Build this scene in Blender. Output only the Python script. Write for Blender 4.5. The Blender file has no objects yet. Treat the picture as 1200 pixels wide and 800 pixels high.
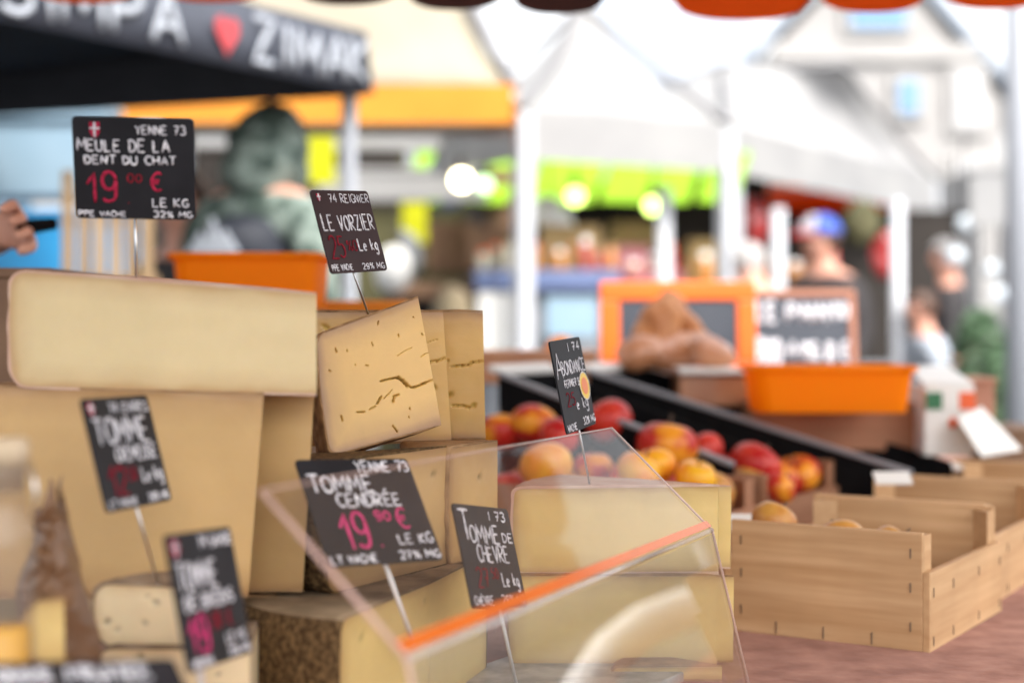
import bpy, bmesh, math, random
from mathutils import Vector, Matrix, noise
random.seed(7)
R = math.radians
PI = math.pi
S = bpy.context.scene
COL = S.collection

# ------------------------------------------------------------------ camera, world, sun, exposure
F = 1800.0            # focal length in photograph pixels (1200 wide)
HY = 380.0            # horizon row
H = 1.25              # eye height
cam_d = bpy.data.cameras.new('camera')
cam = bpy.data.objects.new('camera', cam_d)
COL.objects.link(cam)
cam.location = (0, 0, H)
cam.rotation_euler = (R(90), 0, 0)
cam_d.sensor_width = 36.0
cam_d.lens = 36.0 * F / 1200.0
cam_d.shift_y = (HY - 400.0) / 1200.0
cam_d.clip_start = 0.05
cam_d.clip_end = 2000
cam_d.dof.use_dof = True
cam_d.dof.focus_distance = 1.60
cam_d.dof.aperture_fstop = (cam_d.lens / 1000.0) / 0.0245
cam_d.dof.aperture_blades = 0
S.camera = cam

SUN_EL, SUN_AZ = 52, 150     # azimuth measured clockwise from +Y (camera looks +Y)
w = bpy.data.worlds.new('World')
S.world = w
w.use_nodes = True
nt = w.node_tree
bgn = nt.nodes['Background']
sky = nt.nodes.new('ShaderNodeTexSky')
sky.sky_type = 'NISHITA'
sky.sun_disc = False
sky.sun_elevation = R(SUN_EL)
sky.sun_rotation = R(SUN_AZ)
sky.air_density = 1.0
sky.dust_density = 4.0
hsv = nt.nodes.new('ShaderNodeHueSaturation')
hsv.inputs['Saturation'].default_value = 0.15
nt.links.new(sky.outputs[0], hsv.inputs['Color'])
nt.links.new(hsv.outputs[0], bgn.inputs[0])
bgn.inputs[1].default_value = 0.15

sd = bpy.data.lights.new('sun', 'SUN')
sd.energy = 1.3
sd.angle = R(14)
sd.color = (1.0, 0.92, 0.82)
sun = bpy.data.objects.new('sun', sd)
COL.objects.link(sun)
dirv = Vector((math.sin(R(SUN_AZ)) * math.cos(R(SUN_EL)), math.cos(R(SUN_AZ)) * math.cos(R(SUN_EL)), math.sin(R(SUN_EL))))
sun.rotation_euler = (-dirv).to_track_quat('-Z', 'Y').to_euler()

S.view_settings.view_transform = 'Standard'
S.view_settings.look = 'None'
S.view_settings.gamma = 1
S.view_settings.use_curve_mapping = False
S.view_settings.exposure = 1.68
S.render.engine = 'CYCLES'
S.cycles.use_denoising = True
S.cycles.max_bounces = 10
S.cycles.transparent_max_bounces = 16
S.cycles.caustics_reflective = False
S.cycles.caustics_refractive = False
S.cycles.sample_clamp_indirect = 6

# ------------------------------------------------------------------ helpers
def P(px, py, y):
    """point seen at photograph pixel (px, py) at depth y"""
    return Vector(((px - 600.0) / F * y, y, H - (py - HY) / F * y))

TH = math.atan(1140.0 / F)
U = Vector((math.sin(TH), math.cos(TH), 0))      # along the market table, away from us
V = Vector((-math.cos(TH), math.sin(TH), 0))     # across the table, to the left
ANG = math.atan2(U.y, U.x)                        # rotation that turns local +x to U
Z = Vector((0, 0, 1))
TZ = H - 0.38                                     # table top height
WO = {}

class MB:
    def __init__(s):
        s.v = []; s.f = []; s.m = []; s.sm = []; s.at = None
    def add(s, vs, fs, m=0, smooth=False):
        b = len(s.v)
        s.v += [Vector(p) for p in vs]
        for f in fs:
            s.f.append([i + b for i in f]); s.m.append(m); s.sm.append(smooth)
        return s
    def box(s, c, sx, sy, sz, ax=None, ay=None, az=None, m=0):
        ax = Vector(ax) if ax is not None else Vector((1, 0, 0))
        ay = Vector(ay) if ay is not None else Vector((0, 1, 0))
        az = Vector(az) if az is not None else Vector((0, 0, 1))
        c = Vector(c)
        vs = [c + ax * (sx / 2 * i) + ay * (sy / 2 * j) + az * (sz / 2 * k) for k in (-1, 1) for j in (-1, 1) for i in (-1, 1)]
        return s.add(vs, [(0, 2, 3, 1), (4, 5, 7, 6), (0, 1, 5, 4), (2, 6, 7, 3), (0, 4, 6, 2), (1, 3, 7, 5)], m)
    def slab(s, quad, n, t, m=0):
        """quad (4 points) thickened by t along n"""
        q = [Vector(p) for p in quad]; n = Vector(n).normalized() * t
        k = len(q)
        nn = Vector((0, 0, 0))
        for i in range(1, k - 1): nn += (q[i] - q[0]).cross(q[i + 1] - q[0])
        if nn.dot(n) < 0: q = q[::-1]
        vs = q + [p + n for p in q]
        fs = [list(range(k))[::-1], [k + i for i in range(k)]] + [(i, (i + 1) % k, k + (i + 1) % k, k + i) for i in range(k)]
        return s.add(vs, fs, m)
    def tube(s, pts, rad, n=8, m=0, flat=None, cap=True, smooth=True):
        pts = [Vector(p) for p in pts]
        rads = rad if isinstance(rad, (list, tuple)) else [rad] * len(pts)
        vs = []; fs = []
        up0 = None
        for i, p in enumerate(pts):
            t = (pts[min(i + 1, len(pts) - 1)] - pts[max(i - 1, 0)])
            if t.length < 1e-9: t = Vector((0, 0, 1))
            t.normalize()
            if flat is not None:
                nn = Vector(flat); sd_ = t.cross(nn)
                if sd_.length < 1e-6: sd_ = t.orthogonal()
                sd_.normalize(); up = nn
                kk = 0.35
            else:
                if up0 is None: up0 = t.orthogonal().normalized()
                sd_ = up0 - t * up0.dot(t)
                if sd_.length < 1e-6: sd_ = t.orthogonal()
                sd_.normalize(); up0 = sd_; up = t.cross(sd_); kk = 1
            for j in range(n):
                a = 2 * PI * j / n
                vs.append(p + sd_ * (math.cos(a) * rads[i]) + up * (math.sin(a) * rads[i] * kk))
        for i in range(len(pts) - 1):
            for j in range(n):
                fs.append((i * n + j, i * n + (j + 1) % n, (i + 1) * n + (j + 1) % n, (i + 1) * n + j))
        if cap:
            fs.append(list(range(n))[::-1]); fs.append([(len(pts) - 1) * n + j for j in range(n)])
        return s.add(vs, fs, m, smooth)
    def lathe(s, prof, c, n=32, m=0, axis=None, smooth=True):
        c = Vector(c)
        vs = []
        for r, z in prof:
            for j in range(n):
                a = 2 * PI * j / n
                vs.append(c + Vector((r * math.cos(a), r * math.sin(a), z)))
        fs = []
        for i in range(len(prof) - 1):
            for j in range(n):
                fs.append((i * n + j, i * n + (j + 1) % n, (i + 1) * n + (j + 1) % n, (i + 1) * n + j))
        fs.append(list(range(n))[::-1]); fs.append([(len(prof) - 1) * n + j for j in range(n)])
        return s.add(vs, fs, m, smooth)
    def build(s, name, mats, parent=None, local=False, origin=None, bevel=0, smooth=None):
        if parent is not None and origin is None and not local: org = WO.get(parent.name, Vector((0, 0, 0)))
        elif origin is not None: org = Vector(origin)
        elif local: org = Vector((0, 0, 0))
        else:
            xs = [p.x for p in s.v]; ys = [p.y for p in s.v]; zs = [p.z for p in s.v]
            org = Vector(((min(xs) + max(xs)) / 2, (min(ys) + max(ys)) / 2, min(zs)))
        me = bpy.data.meshes.new(name)
        me.from_pydata([tuple(p - org) for p in s.v], [], s.f)
        if not isinstance(mats, (list, tuple)): mats = [mats]
        for m in mats: me.materials.append(m)
        me.polygons.foreach_set('material_index', s.m)
        me.polygons.foreach_set('use_smooth', s.sm)
        if s.at:
            for an, vals in s.at.items():
                at = me.attributes.new(an, 'FLOAT', 'POINT')
                vals = list(vals) + [0.0] * (len(s.v) - len(vals))
                at.data.foreach_set('value', vals)
        me.update()
        o = bpy.data.objects.new(name, me)
        COL.objects.link(o)
        if parent is not None:
            o.parent = parent
            WO[o.name] = org
        else:
            o.location = org
            WO[o.name] = org.copy()
        if smooth is not None:
            for p in me.polygons: p.use_smooth = True
            me.set_sharp_from_angle(angle=R(smooth))
        if bevel:
            b = o.modifiers.new('bevel', 'BEVEL'); b.width = bevel; b.segments = 2; b.limit_method = 'ANGLE'; b.angle_limit = R(40)
        return o

def tag(o, label=None, cat=None, group=None, kind=None):
    if label: o['label'] = label
    if cat: o['category'] = cat
    if group: o['group'] = group
    if kind: o['kind'] = kind
    return o

def thing(name, loc, label, cat, group=None, rz=0):
    o = bpy.data.objects.new(name, None)
    COL.objects.link(o)
    o.empty_display_size = 0.05
    o.location = loc
    o.rotation_euler = (0, 0, rz)
    WO[o.name] = Vector(loc)
    return tag(o, label, cat, group)

def copy_tree(o, parent=None):
    c = o.copy(); COL.objects.link(c)
    if parent is not None: c.parent = parent
    for ch in [x for x in S.objects if x.parent == o]:
        copy_tree(ch, c)
    return c

# ------------------------------------------------------------------ materials
def mat(name, c1, c2=None, scale=8, rough=0.6, bump=0.0, bscale=None, spec=0.5, sss=0, metal=0, stretch=None, emit=None, estr=0, coat=0, sheen=0, trl=0, detail=5, pos=(0.35, 0.65)):
    m = bpy.data.materials.new(name)
    m.use_nodes = True
    n = m.node_tree.nodes; l = m.node_tree.links
    b = n['Principled BSDF']
    b.inputs['Roughness'].default_value = rough
    b.inputs['Specular IOR Level'].default_value = spec
    b.inputs['Metallic'].default_value = metal
    b.inputs['Coat Weight'].default_value = coat
    b.inputs['Sheen Weight'].default_value = sheen
    b.inputs['Base Color'].default_value = (*c1, 1)
    tc = n.new('ShaderNodeTexCoord')
    mp = n.new('ShaderNodeMapping')
    if stretch: mp.inputs['Scale'].default_value = stretch
    l.new(tc.outputs['Object'], mp.inputs['Vector'])
    if c2 is not None:
        nz = n.new('ShaderNodeTexNoise'); nz.inputs['Scale'].default_value = scale; nz.inputs['Detail'].default_value = detail
        l.new(mp.outputs[0], nz.inputs['Vector'])
        cr = n.new('ShaderNodeValToRGB')
        cr.color_ramp.elements[0].position = pos[0]; cr.color_ramp.elements[0].color = (*c1, 1)
        cr.color_ramp.elements[1].position = pos[1]; cr.color_ramp.elements[1].color = (*c2, 1)
        l.new(nz.outputs['Fac'], cr.inputs[0]); l.new(cr.outputs[0], b.inputs['Base Color'])
    if bump:
        nb = n.new('ShaderNodeTexNoise'); nb.inputs['Scale'].default_value = bscale or scale; nb.inputs['Detail'].default_value = 6
        l.new(mp.outputs[0], nb.inputs['Vector'])
        bp = n.new('ShaderNodeBump'); bp.inputs['Strength'].default_value = bump; bp.inputs['Distance'].default_value = 0.004
        l.new(nb.outputs['Fac'], bp.inputs['Height']); l.new(bp.outputs[0], b.inputs['Normal'])
    if sss:
        b.inputs['Subsurface Weight'].default_value = sss
        b.inputs['Subsurface Radius'].default_value = (1, 0.6, 0.3)
        b.inputs['Subsurface Scale'].default_value = 0.006
    if emit:
        b.inputs['Emission Color'].default_value = (*emit, 1)
        b.inputs['Emission Strength'].default_value = estr
    if trl:
        t = n.new('ShaderNodeBsdfTranslucent'); t.inputs[0].default_value = (*c1, 1)
        mx = n.new('ShaderNodeMixShader'); mx.inputs[0].default_value = trl
        l.new(b.outputs[0], mx.inputs[1]); l.new(t.outputs[0], mx.inputs[2])
        l.new(mx.outputs[0], n['Material Output'].inputs[0])
    return m

def cheese_mat(name, core, edge, mould=(0.10, 0.085, 0.02), rng=0.02, rough=0.42):
    """paste: attribute 'rim' = metres to the rind, 'pit' = mould in cracks and eyes"""
    m = bpy.data.materials.new(name); m.use_nodes = True
    n = m.node_tree.nodes; l = m.node_tree.links; b = n['Principled BSDF']
    a = n.new('ShaderNodeAttribute'); a.attribute_name = 'rim'
    tc = n.new('ShaderNodeTexCoord')
    nz = n.new('ShaderNodeTexNoise'); nz.inputs['Scale'].default_value = 22; nz.inputs['Detail'].default_value = 5
    l.new(tc.outputs['Object'], nz.inputs['Vector'])
    ad = n.new('ShaderNodeMath'); ad.operation = 'MULTIPLY_ADD'; ad.inputs[1].default_value = 0.012; ad.inputs[2].default_value = -0.006
    l.new(nz.outputs['Fac'], ad.inputs[0])
    sm = n.new('ShaderNodeMath'); sm.operation = 'ADD'
    l.new(a.outputs['Fac'], sm.inputs[0]); l.new(ad.outputs[0], sm.inputs[1])
    mr = n.new('ShaderNodeMapRange'); mr.inputs['From Min'].default_value = 0.0; mr.inputs['From Max'].default_value = rng
    l.new(sm.outputs[0], mr.inputs['Value'])
    cr = n.new('ShaderNodeValToRGB')
    e = cr.color_ramp.elements
    e[0].position = 0; e[0].color = (*edge, 1)
    e[1].position = 1; e[1].color = (*core, 1)
    mid = e.new(0.3); mid.color = (*[edge[i] * 0.4 + core[i] * 0.6 for i in range(3)], 1)
    l.new(mr.outputs[0], cr.inputs[0])
    # faint mottling of the cut face
    n2 = n.new('ShaderNodeTexNoise'); n2.inputs['Scale'].default_value = 9; n2.inputs['Detail'].default_value = 8; n2.inputs['Roughness'].default_value = 0.7
    l.new(tc.outputs['Object'], n2.inputs['Vector'])
    mr2 = n.new('ShaderNodeMapRange'); mr2.inputs['From Min'].default_value = 0.3; mr2.inputs['From Max'].default_value = 0.7; mr2.inputs['To Min'].default_value = 0.91; mr2.inputs['To Max'].default_value = 1.04
    l.new(n2.outputs['Fac'], mr2.inputs['Value'])
    mu = n.new('ShaderNodeMix'); mu.data_type = 'RGBA'; mu.blend_type = 'MULTIPLY'; mu.inputs[0].default_value = 1
    l.new(cr.outputs[0], mu.inputs[6]); l.new(mr2.outputs[0], mu.inputs[7])
    a2 = n.new('ShaderNodeAttribute'); a2.attribute_name = 'pit'
    m2 = n.new('ShaderNodeMix'); m2.data_type = 'RGBA'
    l.new(a2.outputs['Fac'], m2.inputs[0]); l.new(mu.outputs[2], m2.inputs[6]); m2.inputs[7].default_value = (*mould, 1)
    l.new(m2.outputs[2], b.inputs['Base Color'])
    b.inputs['Roughness'].default_value = rough - .06
    b.inputs['Specular IOR Level'].default_value = 0.45
    b.inputs['Subsurface Weight'].default_value = 0.25
    b.inputs['Subsurface Radius'].default_value = (1, 0.6, 0.25)
    b.inputs['Subsurface Scale'].default_value = 0.006
    nb = n.new('ShaderNodeTexNoise'); nb.inputs['Scale'].default_value = 140; nb.inputs['Detail'].default_value = 6
    l.new(tc.outputs['Object'], nb.inputs['Vector'])
    bp = n.new('ShaderNodeBump'); bp.inputs['Strength'].default_value = 0.08; bp.inputs['Distance'].default_value = 0.002
    # long faint wire-cut marks
    mpk = n.new('ShaderNodeMapping'); mpk.inputs['Scale'].default_value = (5, 5, 90); mpk.inputs['Rotation'].default_value = (0, .35, 0)
    l.new(tc.outputs['Object'], mpk.inputs['Vector'])
    nk = n.new('ShaderNodeTexNoise'); nk.inputs['Scale'].default_value = 1.0; nk.inputs['Detail'].default_value = 4
    l.new(mpk.outputs[0], nk.inputs['Vector'])
    bk = n.new('ShaderNodeBump'); bk.inputs['Strength'].default_value = 0.10; bk.inputs['Distance'].default_value = 0.002
    l.new(nb.outputs['Fac'], bp.inputs['Height']); l.new(nk.outputs['Fac'], bk.inputs['Height']); l.new(bp.outputs[0], bk.inputs['Normal']); l.new(bk.outputs[0], b.inputs['Normal'])
    return m

def wood_mat(name, c1, c2, stretch=(4, 70, 70), rough=0.65):
    m = mat(name, c1, c2, scale=1.0, rough=rough, bump=0.16, stretch=stretch, detail=8, pos=(0.3, 0.7), spec=0.3)
    n = m.node_tree.nodes; l = m.node_tree.links; b = n['Principled BSDF']
    oi = n.new('ShaderNodeObjectInfo'); mr = n.new('ShaderNodeMapRange')
    mr.inputs['To Min'].default_value = 0.84; mr.inputs['To Max'].default_value = 1.08
    l.new(oi.outputs['Random'], mr.inputs['Value'])
    tc = n.new('ShaderNodeTexCoord'); st = n.new('ShaderNodeTexNoise'); st.inputs['Scale'].default_value = 7; st.inputs['Detail'].default_value = 3
    l.new(tc.outputs['Object'], st.inputs['Vector'])
    m3 = n.new('ShaderNodeMapRange'); m3.inputs['From Min'].default_value = .3; m3.inputs['From Max'].default_value = .7; m3.inputs['To Min'].default_value = .86; m3.inputs['To Max'].default_value = 1.06
    l.new(st.outputs['Fac'], m3.inputs['Value'])
    mm = n.new('ShaderNodeMath'); mm.operation = 'MULTIPLY'; l.new(mr.outputs[0], mm.inputs[0]); l.new(m3.outputs[0], mm.inputs[1])
    src = b.inputs['Base Color'].links[0].from_socket
    mx = n.new('ShaderNodeMix'); mx.data_type = 'RGBA'; mx.blend_type = 'MULTIPLY'; mx.inputs[0].default_value = 1
    l.new(src, mx.inputs[6]); l.new(mm.outputs[0], mx.inputs[7]); l.new(mx.outputs[2], b.inputs['Base Color'])
    return m

M = {}
M['paste_pale'] = cheese_mat('pale_paste', (0.66, 0.53, 0.30), (0.50, 0.33, 0.16), rng=.022)
M['paste_gold'] = cheese_mat('golden_paste', (0.56, 0.37, 0.165), (0.36, 0.205, 0.09), rng=.030)
M['paste_vorzier'] = cheese_mat('open_paste', (0.66, 0.415, 0.135), (0.33, 0.18, 0.085), mould=(0.36, 0.25, 0.03), rng=.03)
M['paste_yellow'] = cheese_mat('yellow_paste', (0.69, 0.52, 0.215), (0.46, 0.30, 0.12), rng=.022)
M['paste_cream'] = cheese_mat('cream_paste', (0.85, 0.71, 0.46), (0.66, 0.48, 0.27), rng=.010)
M['rind_brown'] = mat('brown_rind', (0.16, 0.085, 0.035), (0.33, 0.19, 0.09), scale=60, rough=0.85, bump=0.6, bscale=90, spec=0.2)
M['rind_dark'] = mat('dark_rind', (0.055, 0.03, 0.012), (0.22, 0.135, 0.06), scale=190, rough=0.9, bump=0.8, bscale=110, spec=0.2, pos=(0.4, 0.75))
M['rind_dusty'] = mat('dusty_rind', (0.07, 0.042, 0.02), (0.34, 0.25, 0.16), scale=13, rough=0.9, bump=0.5, bscale=70, spec=0.2)
M['rind_pink'] = mat('pinkish_rind', (0.52, 0.33, 0.25), (0.62, 0.46, 0.36), scale=25, rough=0.8, bump=0.3, bscale=80, spec=0.2)
M['rind_tan'] = mat('tan_rind', (0.24, 0.14, 0.07), (0.40, 0.25, 0.13), scale=30, rough=0.8, bump=0.4, bscale=90, spec=0.2)
M['rind_grey'] = mat('grey_rind', (0.19, 0.13, 0.09), (0.33, 0.25, 0.18), scale=40, rough=0.9, bump=0.6, bscale=90, spec=0.2)
M['slate'] = mat('slate_board', (0.010, 0.010, 0.013), (0.020, 0.020, 0.025), scale=14, rough=0.55, bump=0.05, bscale=60, spec=0.22)
M['slate_warm'] = mat('maroon_board', (0.024, 0.010, 0.012), (0.034, 0.015, 0.017), scale=14, rough=0.5, spec=0.25)
M['chalk'] = mat('white_chalk', (0.80, 0.80, 0.84), (0.55, 0.55, 0.6), scale=220, rough=0.9, spec=0.1, pos=(0.45, 0.25))
M['chalk_red'] = mat('red_chalk', (0.50, 0.03, 0.08), (0.25, 0.015, 0.04), scale=220, rough=0.9, spec=0.1)
M['chalk_dark'] = mat('dull_red_chalk', (0.26, 0.02, 0.035), (0.13, 0.012, 0.02), scale=220, rough=0.9, spec=0.1)
M['chalk_pink'] = mat('pink_chalk', (0.62, 0.06, 0.20), (0.4, 0.03, 0.12), scale=220, rough=0.9, spec=0.1)
M['chalk_dim'] = mat('faint_chalk', (0.2, 0.15, 0.17), rough=0.9, spec=0.1)
M['sticker_y'] = mat('yellow_sticker', (0.80, 0.55, 0.05), rough=0.4)
M['sticker_r'] = mat('red_sticker', (0.75, 0.2, 0.05), rough=0.4)
M['steel'] = mat('steel_pin', (0.55, 0.55, 0.56), rough=0.3, metal=1)
M['white_pin'] = mat('white_pin', (0.75, 0.75, 0.75), rough=0.4)
M['crate'] = wood_mat('poplar_wood', (0.50, 0.295, 0.145), (0.62, 0.40, 0.215))
M['crate_y'] = wood_mat('poplar_board', (0.47, 0.275, 0.13), (0.64, 0.42, 0.235), stretch=(60, 3.5, 60))
M['crate_red_y'] = wood_mat('reddish_board', (0.33, 0.155, 0.085), (0.42, 0.215, 0.125), stretch=(60, 3.5, 60))
M['crate_red'] = wood_mat('reddish_wood', (0.33, 0.155, 0.085), (0.42, 0.215, 0.125))
M['staple'] = mat('staple', (0.25, 0.2, 0.16), rough=0.4, metal=0.8)
M['wood_pale'] = wood_mat('pale_planks', (0.24, 0.155, 0.08), (0.36, 0.25, 0.14), stretch=(40, 40, 4))
M['cloth'] = mat('brown_cloth', (0.27, 0.115, 0.08), (0.41, 0.205, 0.15), scale=22, rough=0.95, bump=0.35, bscale=60, spec=0.1, sheen=0.1)
M['black'] = mat('black_plastic', (0.006, 0.006, 0.007), (0.010, 0.010, 0.011), scale=20, rough=0.95, spec=0.05)
M['alu'] = mat('aluminium_edge', (0.27, 0.28, 0.31), rough=0.5, metal=0.2)
M['orange_pl'] = mat('orange_plastic', (1.0, 0.41, 0.003), (1.0, 0.38, 0.003), scale=6, rough=0.45, spec=0.25, trl=0.6)
M['orange_fr'] = mat('orange_frame', (0.88, 0.15, 0.006), (0.84, 0.135, 0.005), scale=6, rough=0.45)
M['board_blue'] = mat('blackboard', (0.035, 0.045, 0.065), (0.06, 0.07, 0.09), scale=5, rough=0.6)
M['frame_brown'] = mat('brown_frame', (0.36, 0.15, 0.09), (0.44, 0.2, 0.13), scale=8, rough=0.6)
M['paper_brown'] = mat('kraft_paper', (0.15, 0.075, 0.035), (0.23, 0.125, 0.065), scale=10, rough=0.38, bump=0.35, bscale=24, spec=0.6)
M['kraft_light'] = mat('bread_bag', (0.44, 0.18, 0.085), (0.55, 0.26, 0.13), scale=9, rough=0.35, bump=0.5, bscale=25, coat=0.8)
M['card_white'] = mat('white_card', (0.78, 0.78, 0.76), (0.72, 0.72, 0.7), scale=5, rough=0.6)
M['green'] = mat('flag_green', (0.03, 0.16, 0.07), rough=0.6)
M['red'] = mat('flag_red', (0.75, 0.12, 0.03), rough=0.6)
M['tent_white'] = mat('white_canvas', (0.45, 0.45, 0.45), (0.36, 0.36, 0.37), scale=2, rough=0.8, trl=0.3)
M['tent_cream'] = mat('cream_canvas', (0.44, 0.40, 0.31), (0.36, 0.32, 0.25), scale=2, rough=0.8, trl=0.3)
M['seam'] = mat('canvas_seam', (0.22, 0.22, 0.23), rough=0.8)
M['tent_black'] = mat('black_canvas', (0.020, 0.022, 0.028), (0.035, 0.037, 0.045), scale=3, rough=0.95, spec=0.1)
M['tent_band'] = mat('charcoal_canvas', (0.035, 0.04, 0.055), (0.05, 0.056, 0.075), scale=3, rough=0.5, spec=0.5)
M['orange_cv'] = mat('orange_canvas', (0.90, 0.20, 0.008), (0.85, 0.18, 0.006), scale=4, rough=0.8, trl=0.55)
M['amber_cv'] = mat('amber_canvas', (0.90, 0.40, 0.05), (0.85, 0.35, 0.04), scale=4, rough=0.8, trl=0.4)
M['canopy_cv'] = mat('lined_canvas', (0.62, 0.44, 0.25), (0.58, 0.41, 0.23), scale=4, rough=0.9, trl=0.4)
M['maroon_cv'] = mat('maroon_canvas', (0.045, 0.012, 0.010), (0.06, 0.016, 0.014), scale=4, rough=0.8)
M['lime_cv'] = mat('lime_canvas', (0.35, 0.62, 0.02), (0.28, 0.52, 0.02), scale=5, rough=0.8, trl=0.4)
M['yellow_cv'] = mat('yellow_canvas', (0.72, 0.74, 0.01), (0.66, 0.66, 0.01), scale=5, rough=0.8, trl=0.3)
M['pole_white'] = mat('white_pole', (0.50, 0.52, 0.56), rough=0.45)
M['pole_grey'] = mat('grey_pole', (0.36, 0.38, 0.42), rough=0.45)
M['white_gloss'] = mat('white_gloss', (0.82, 0.82, 0.82), rough=0.25)
M['pink'] = mat('pink_trim', (0.36, 0.13, 0.15), rough=0.6)
M['heart'] = mat('heart_red', (0.42, 0.05, 0.06), rough=0.6)
M['letter'] = mat('white_letter', (0.36, 0.39, 0.44), rough=0.6)
M['skin'] = mat('skin', (0.56, 0.27, 0.19), (0.62, 0.33, 0.24), scale=14, rough=0.5, sss=0.15)
M['hood'] = mat('camo_green', (0.05, 0.075, 0.062), (0.20, 0.25, 0.22), scale=16, rough=0.9, detail=2, pos=(0.42, 0.58))
M['vest'] = mat('navy_vest', (0.010, 0.013, 0.022), (0.016, 0.020, 0.032), scale=8, rough=0.7)
M['coat_dark'] = mat('dark_coat', (0.015, 0.013, 0.015), (0.03, 0.026, 0.028), scale=8, rough=0.8)
M['coat_navy'] = mat('navy_coat', (0.02, 0.03, 0.06), (0.03, 0.045, 0.085), scale=8, rough=0.8)
M['coat_white'] = mat('white_coat', (0.40, 0.44, 0.50), (0.34, 0.38, 0.44), scale=8, rough=0.7)
M['coat_pink'] = mat('pink_coat', (0.40, 0.17, 0.21), (0.34, 0.14, 0.18), scale=8, rough=0.7)
M['coat_beige'] = mat('beige_coat', (0.20, 0.16, 0.09), (0.24, 0.19, 0.12), scale=8, rough=0.8)
M['jeans'] = mat('denim', (0.03, 0.045, 0.085), (0.05, 0.07, 0.12), scale=20, rough=0.85)
M['hair_brown'] = mat('brown_hair', (0.05, 0.022, 0.012), (0.10, 0.045, 0.025), scale=50, rough=0.55)
M['hair_grey'] = mat('grey_hair', (0.35, 0.33, 0.32), (0.45, 0.43, 0.42), scale=50, rough=0.6)
M['cap_white'] = mat('cap_white', (0.40, 0.41, 0.45), rough=0.7)
M['cap_blue'] = mat('cap_blue', (0.05, 0.10, 0.45), rough=0.7)
M['cap_red'] = mat('cap_red', (0.55, 0.03, 0.025), rough=0.7)
M['blue_pl'] = mat('blue_plastic', (0.02, 0.28, 0.62), (0.03, 0.34, 0.70), scale=4, rough=0.4)
M['ice_pl'] = mat('pale_blue_plastic', (0.24, 0.36, 0.46), (0.28, 0.40, 0.50), scale=4, rough=0.4)
M['tan_box'] = mat('tan_cardboard', (0.26, 0.17, 0.06), (0.32, 0.22, 0.09), scale=12, rough=0.7)
M['brown_box'] = mat('brown_cardboard', (0.15, 0.08, 0.045), (0.20, 0.115, 0.065), scale=12, rough=0.7)
M['shelf_blue'] = mat('blue_shelf', (0.10, 0.14, 0.27), (0.12, 0.16, 0.30), scale=5, rough=0.4)
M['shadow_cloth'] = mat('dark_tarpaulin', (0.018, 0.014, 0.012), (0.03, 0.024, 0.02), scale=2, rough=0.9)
M['olive'] = mat('olive_cloth', (0.07, 0.065, 0.028), (0.10, 0.095, 0.04), scale=5, rough=0.85)
M['grey_cloth'] = mat('grey_cloth', (0.16, 0.17, 0.19), (0.24, 0.25, 0.27), scale=6, rough=0.85)
M['asphalt'] = mat('asphalt', (0.045, 0.045, 0.047), (0.075, 0.074, 0.072), scale=30, rough=0.9, bump=0.3, bscale=200)
M['facade'] = mat('grey_render', (0.33, 0.32, 0.315), (0.37, 0.36, 0.355), scale=1.5, rough=0.9)
M['facade2'] = mat('pale_render', (0.36, 0.35, 0.345), (0.4, 0.39, 0.38), scale=1.5, rough=0.9)
M['roof_sl'] = mat('slate_roof', (0.26, 0.30, 0.36), (0.30, 0.34, 0.40), scale=6, rough=0.6)
M['win_blue'] = mat('window_glass', (0.12, 0.26, 0.45), rough=0.08, spec=0.8)
M['shutter'] = mat('white_shutter', (0.46, 0.46, 0.47), rough=0.6)
M['bulb_warm'] = mat('lit_lamp', (0.9, 0.85, 0.6), emit=(1, 0.86, 0.5), estr=5)
M['bulb_lime'] = mat('lit_lime_lamp', (0.8, 0.9, 0.3), emit=(0.72, 1.0, 0.22), estr=2.2)
M['bulb_mint'] = mat('lit_mint_lamp', (0.8, 0.9, 0.6), emit=(0.55, 0.95, 0.5), estr=1.2)
M['leaf'] = mat('shrub_leaf', (0.03, 0.075, 0.03), (0.07, 0.13, 0.06), scale=9, rough=0.55)
M['bark'] = mat('bark', (0.10, 0.07, 0.05), rough=0.9)
M['terracotta'] = mat('terracotta', (0.40, 0.16, 0.09), rough=0.8)
M['cork'] = mat('pale_cork', (0.46, 0.36, 0.24), (0.56, 0.45, 0.32), scale=80, rough=0.8)
M['oil'] = mat('yellow_oil', (0.70, 0.38, 0.03), rough=0.15)
M['marble'] = mat('grey_board', (0.23, 0.20, 0.175), (0.42, 0.38, 0.34), scale=26, rough=0.5, bump=0.2, pos=(0.4, 0.6))
M['reflection_strip'] = mat('reflection_strip', (0.95, 0.28, 0.04), rough=0.3)

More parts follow.
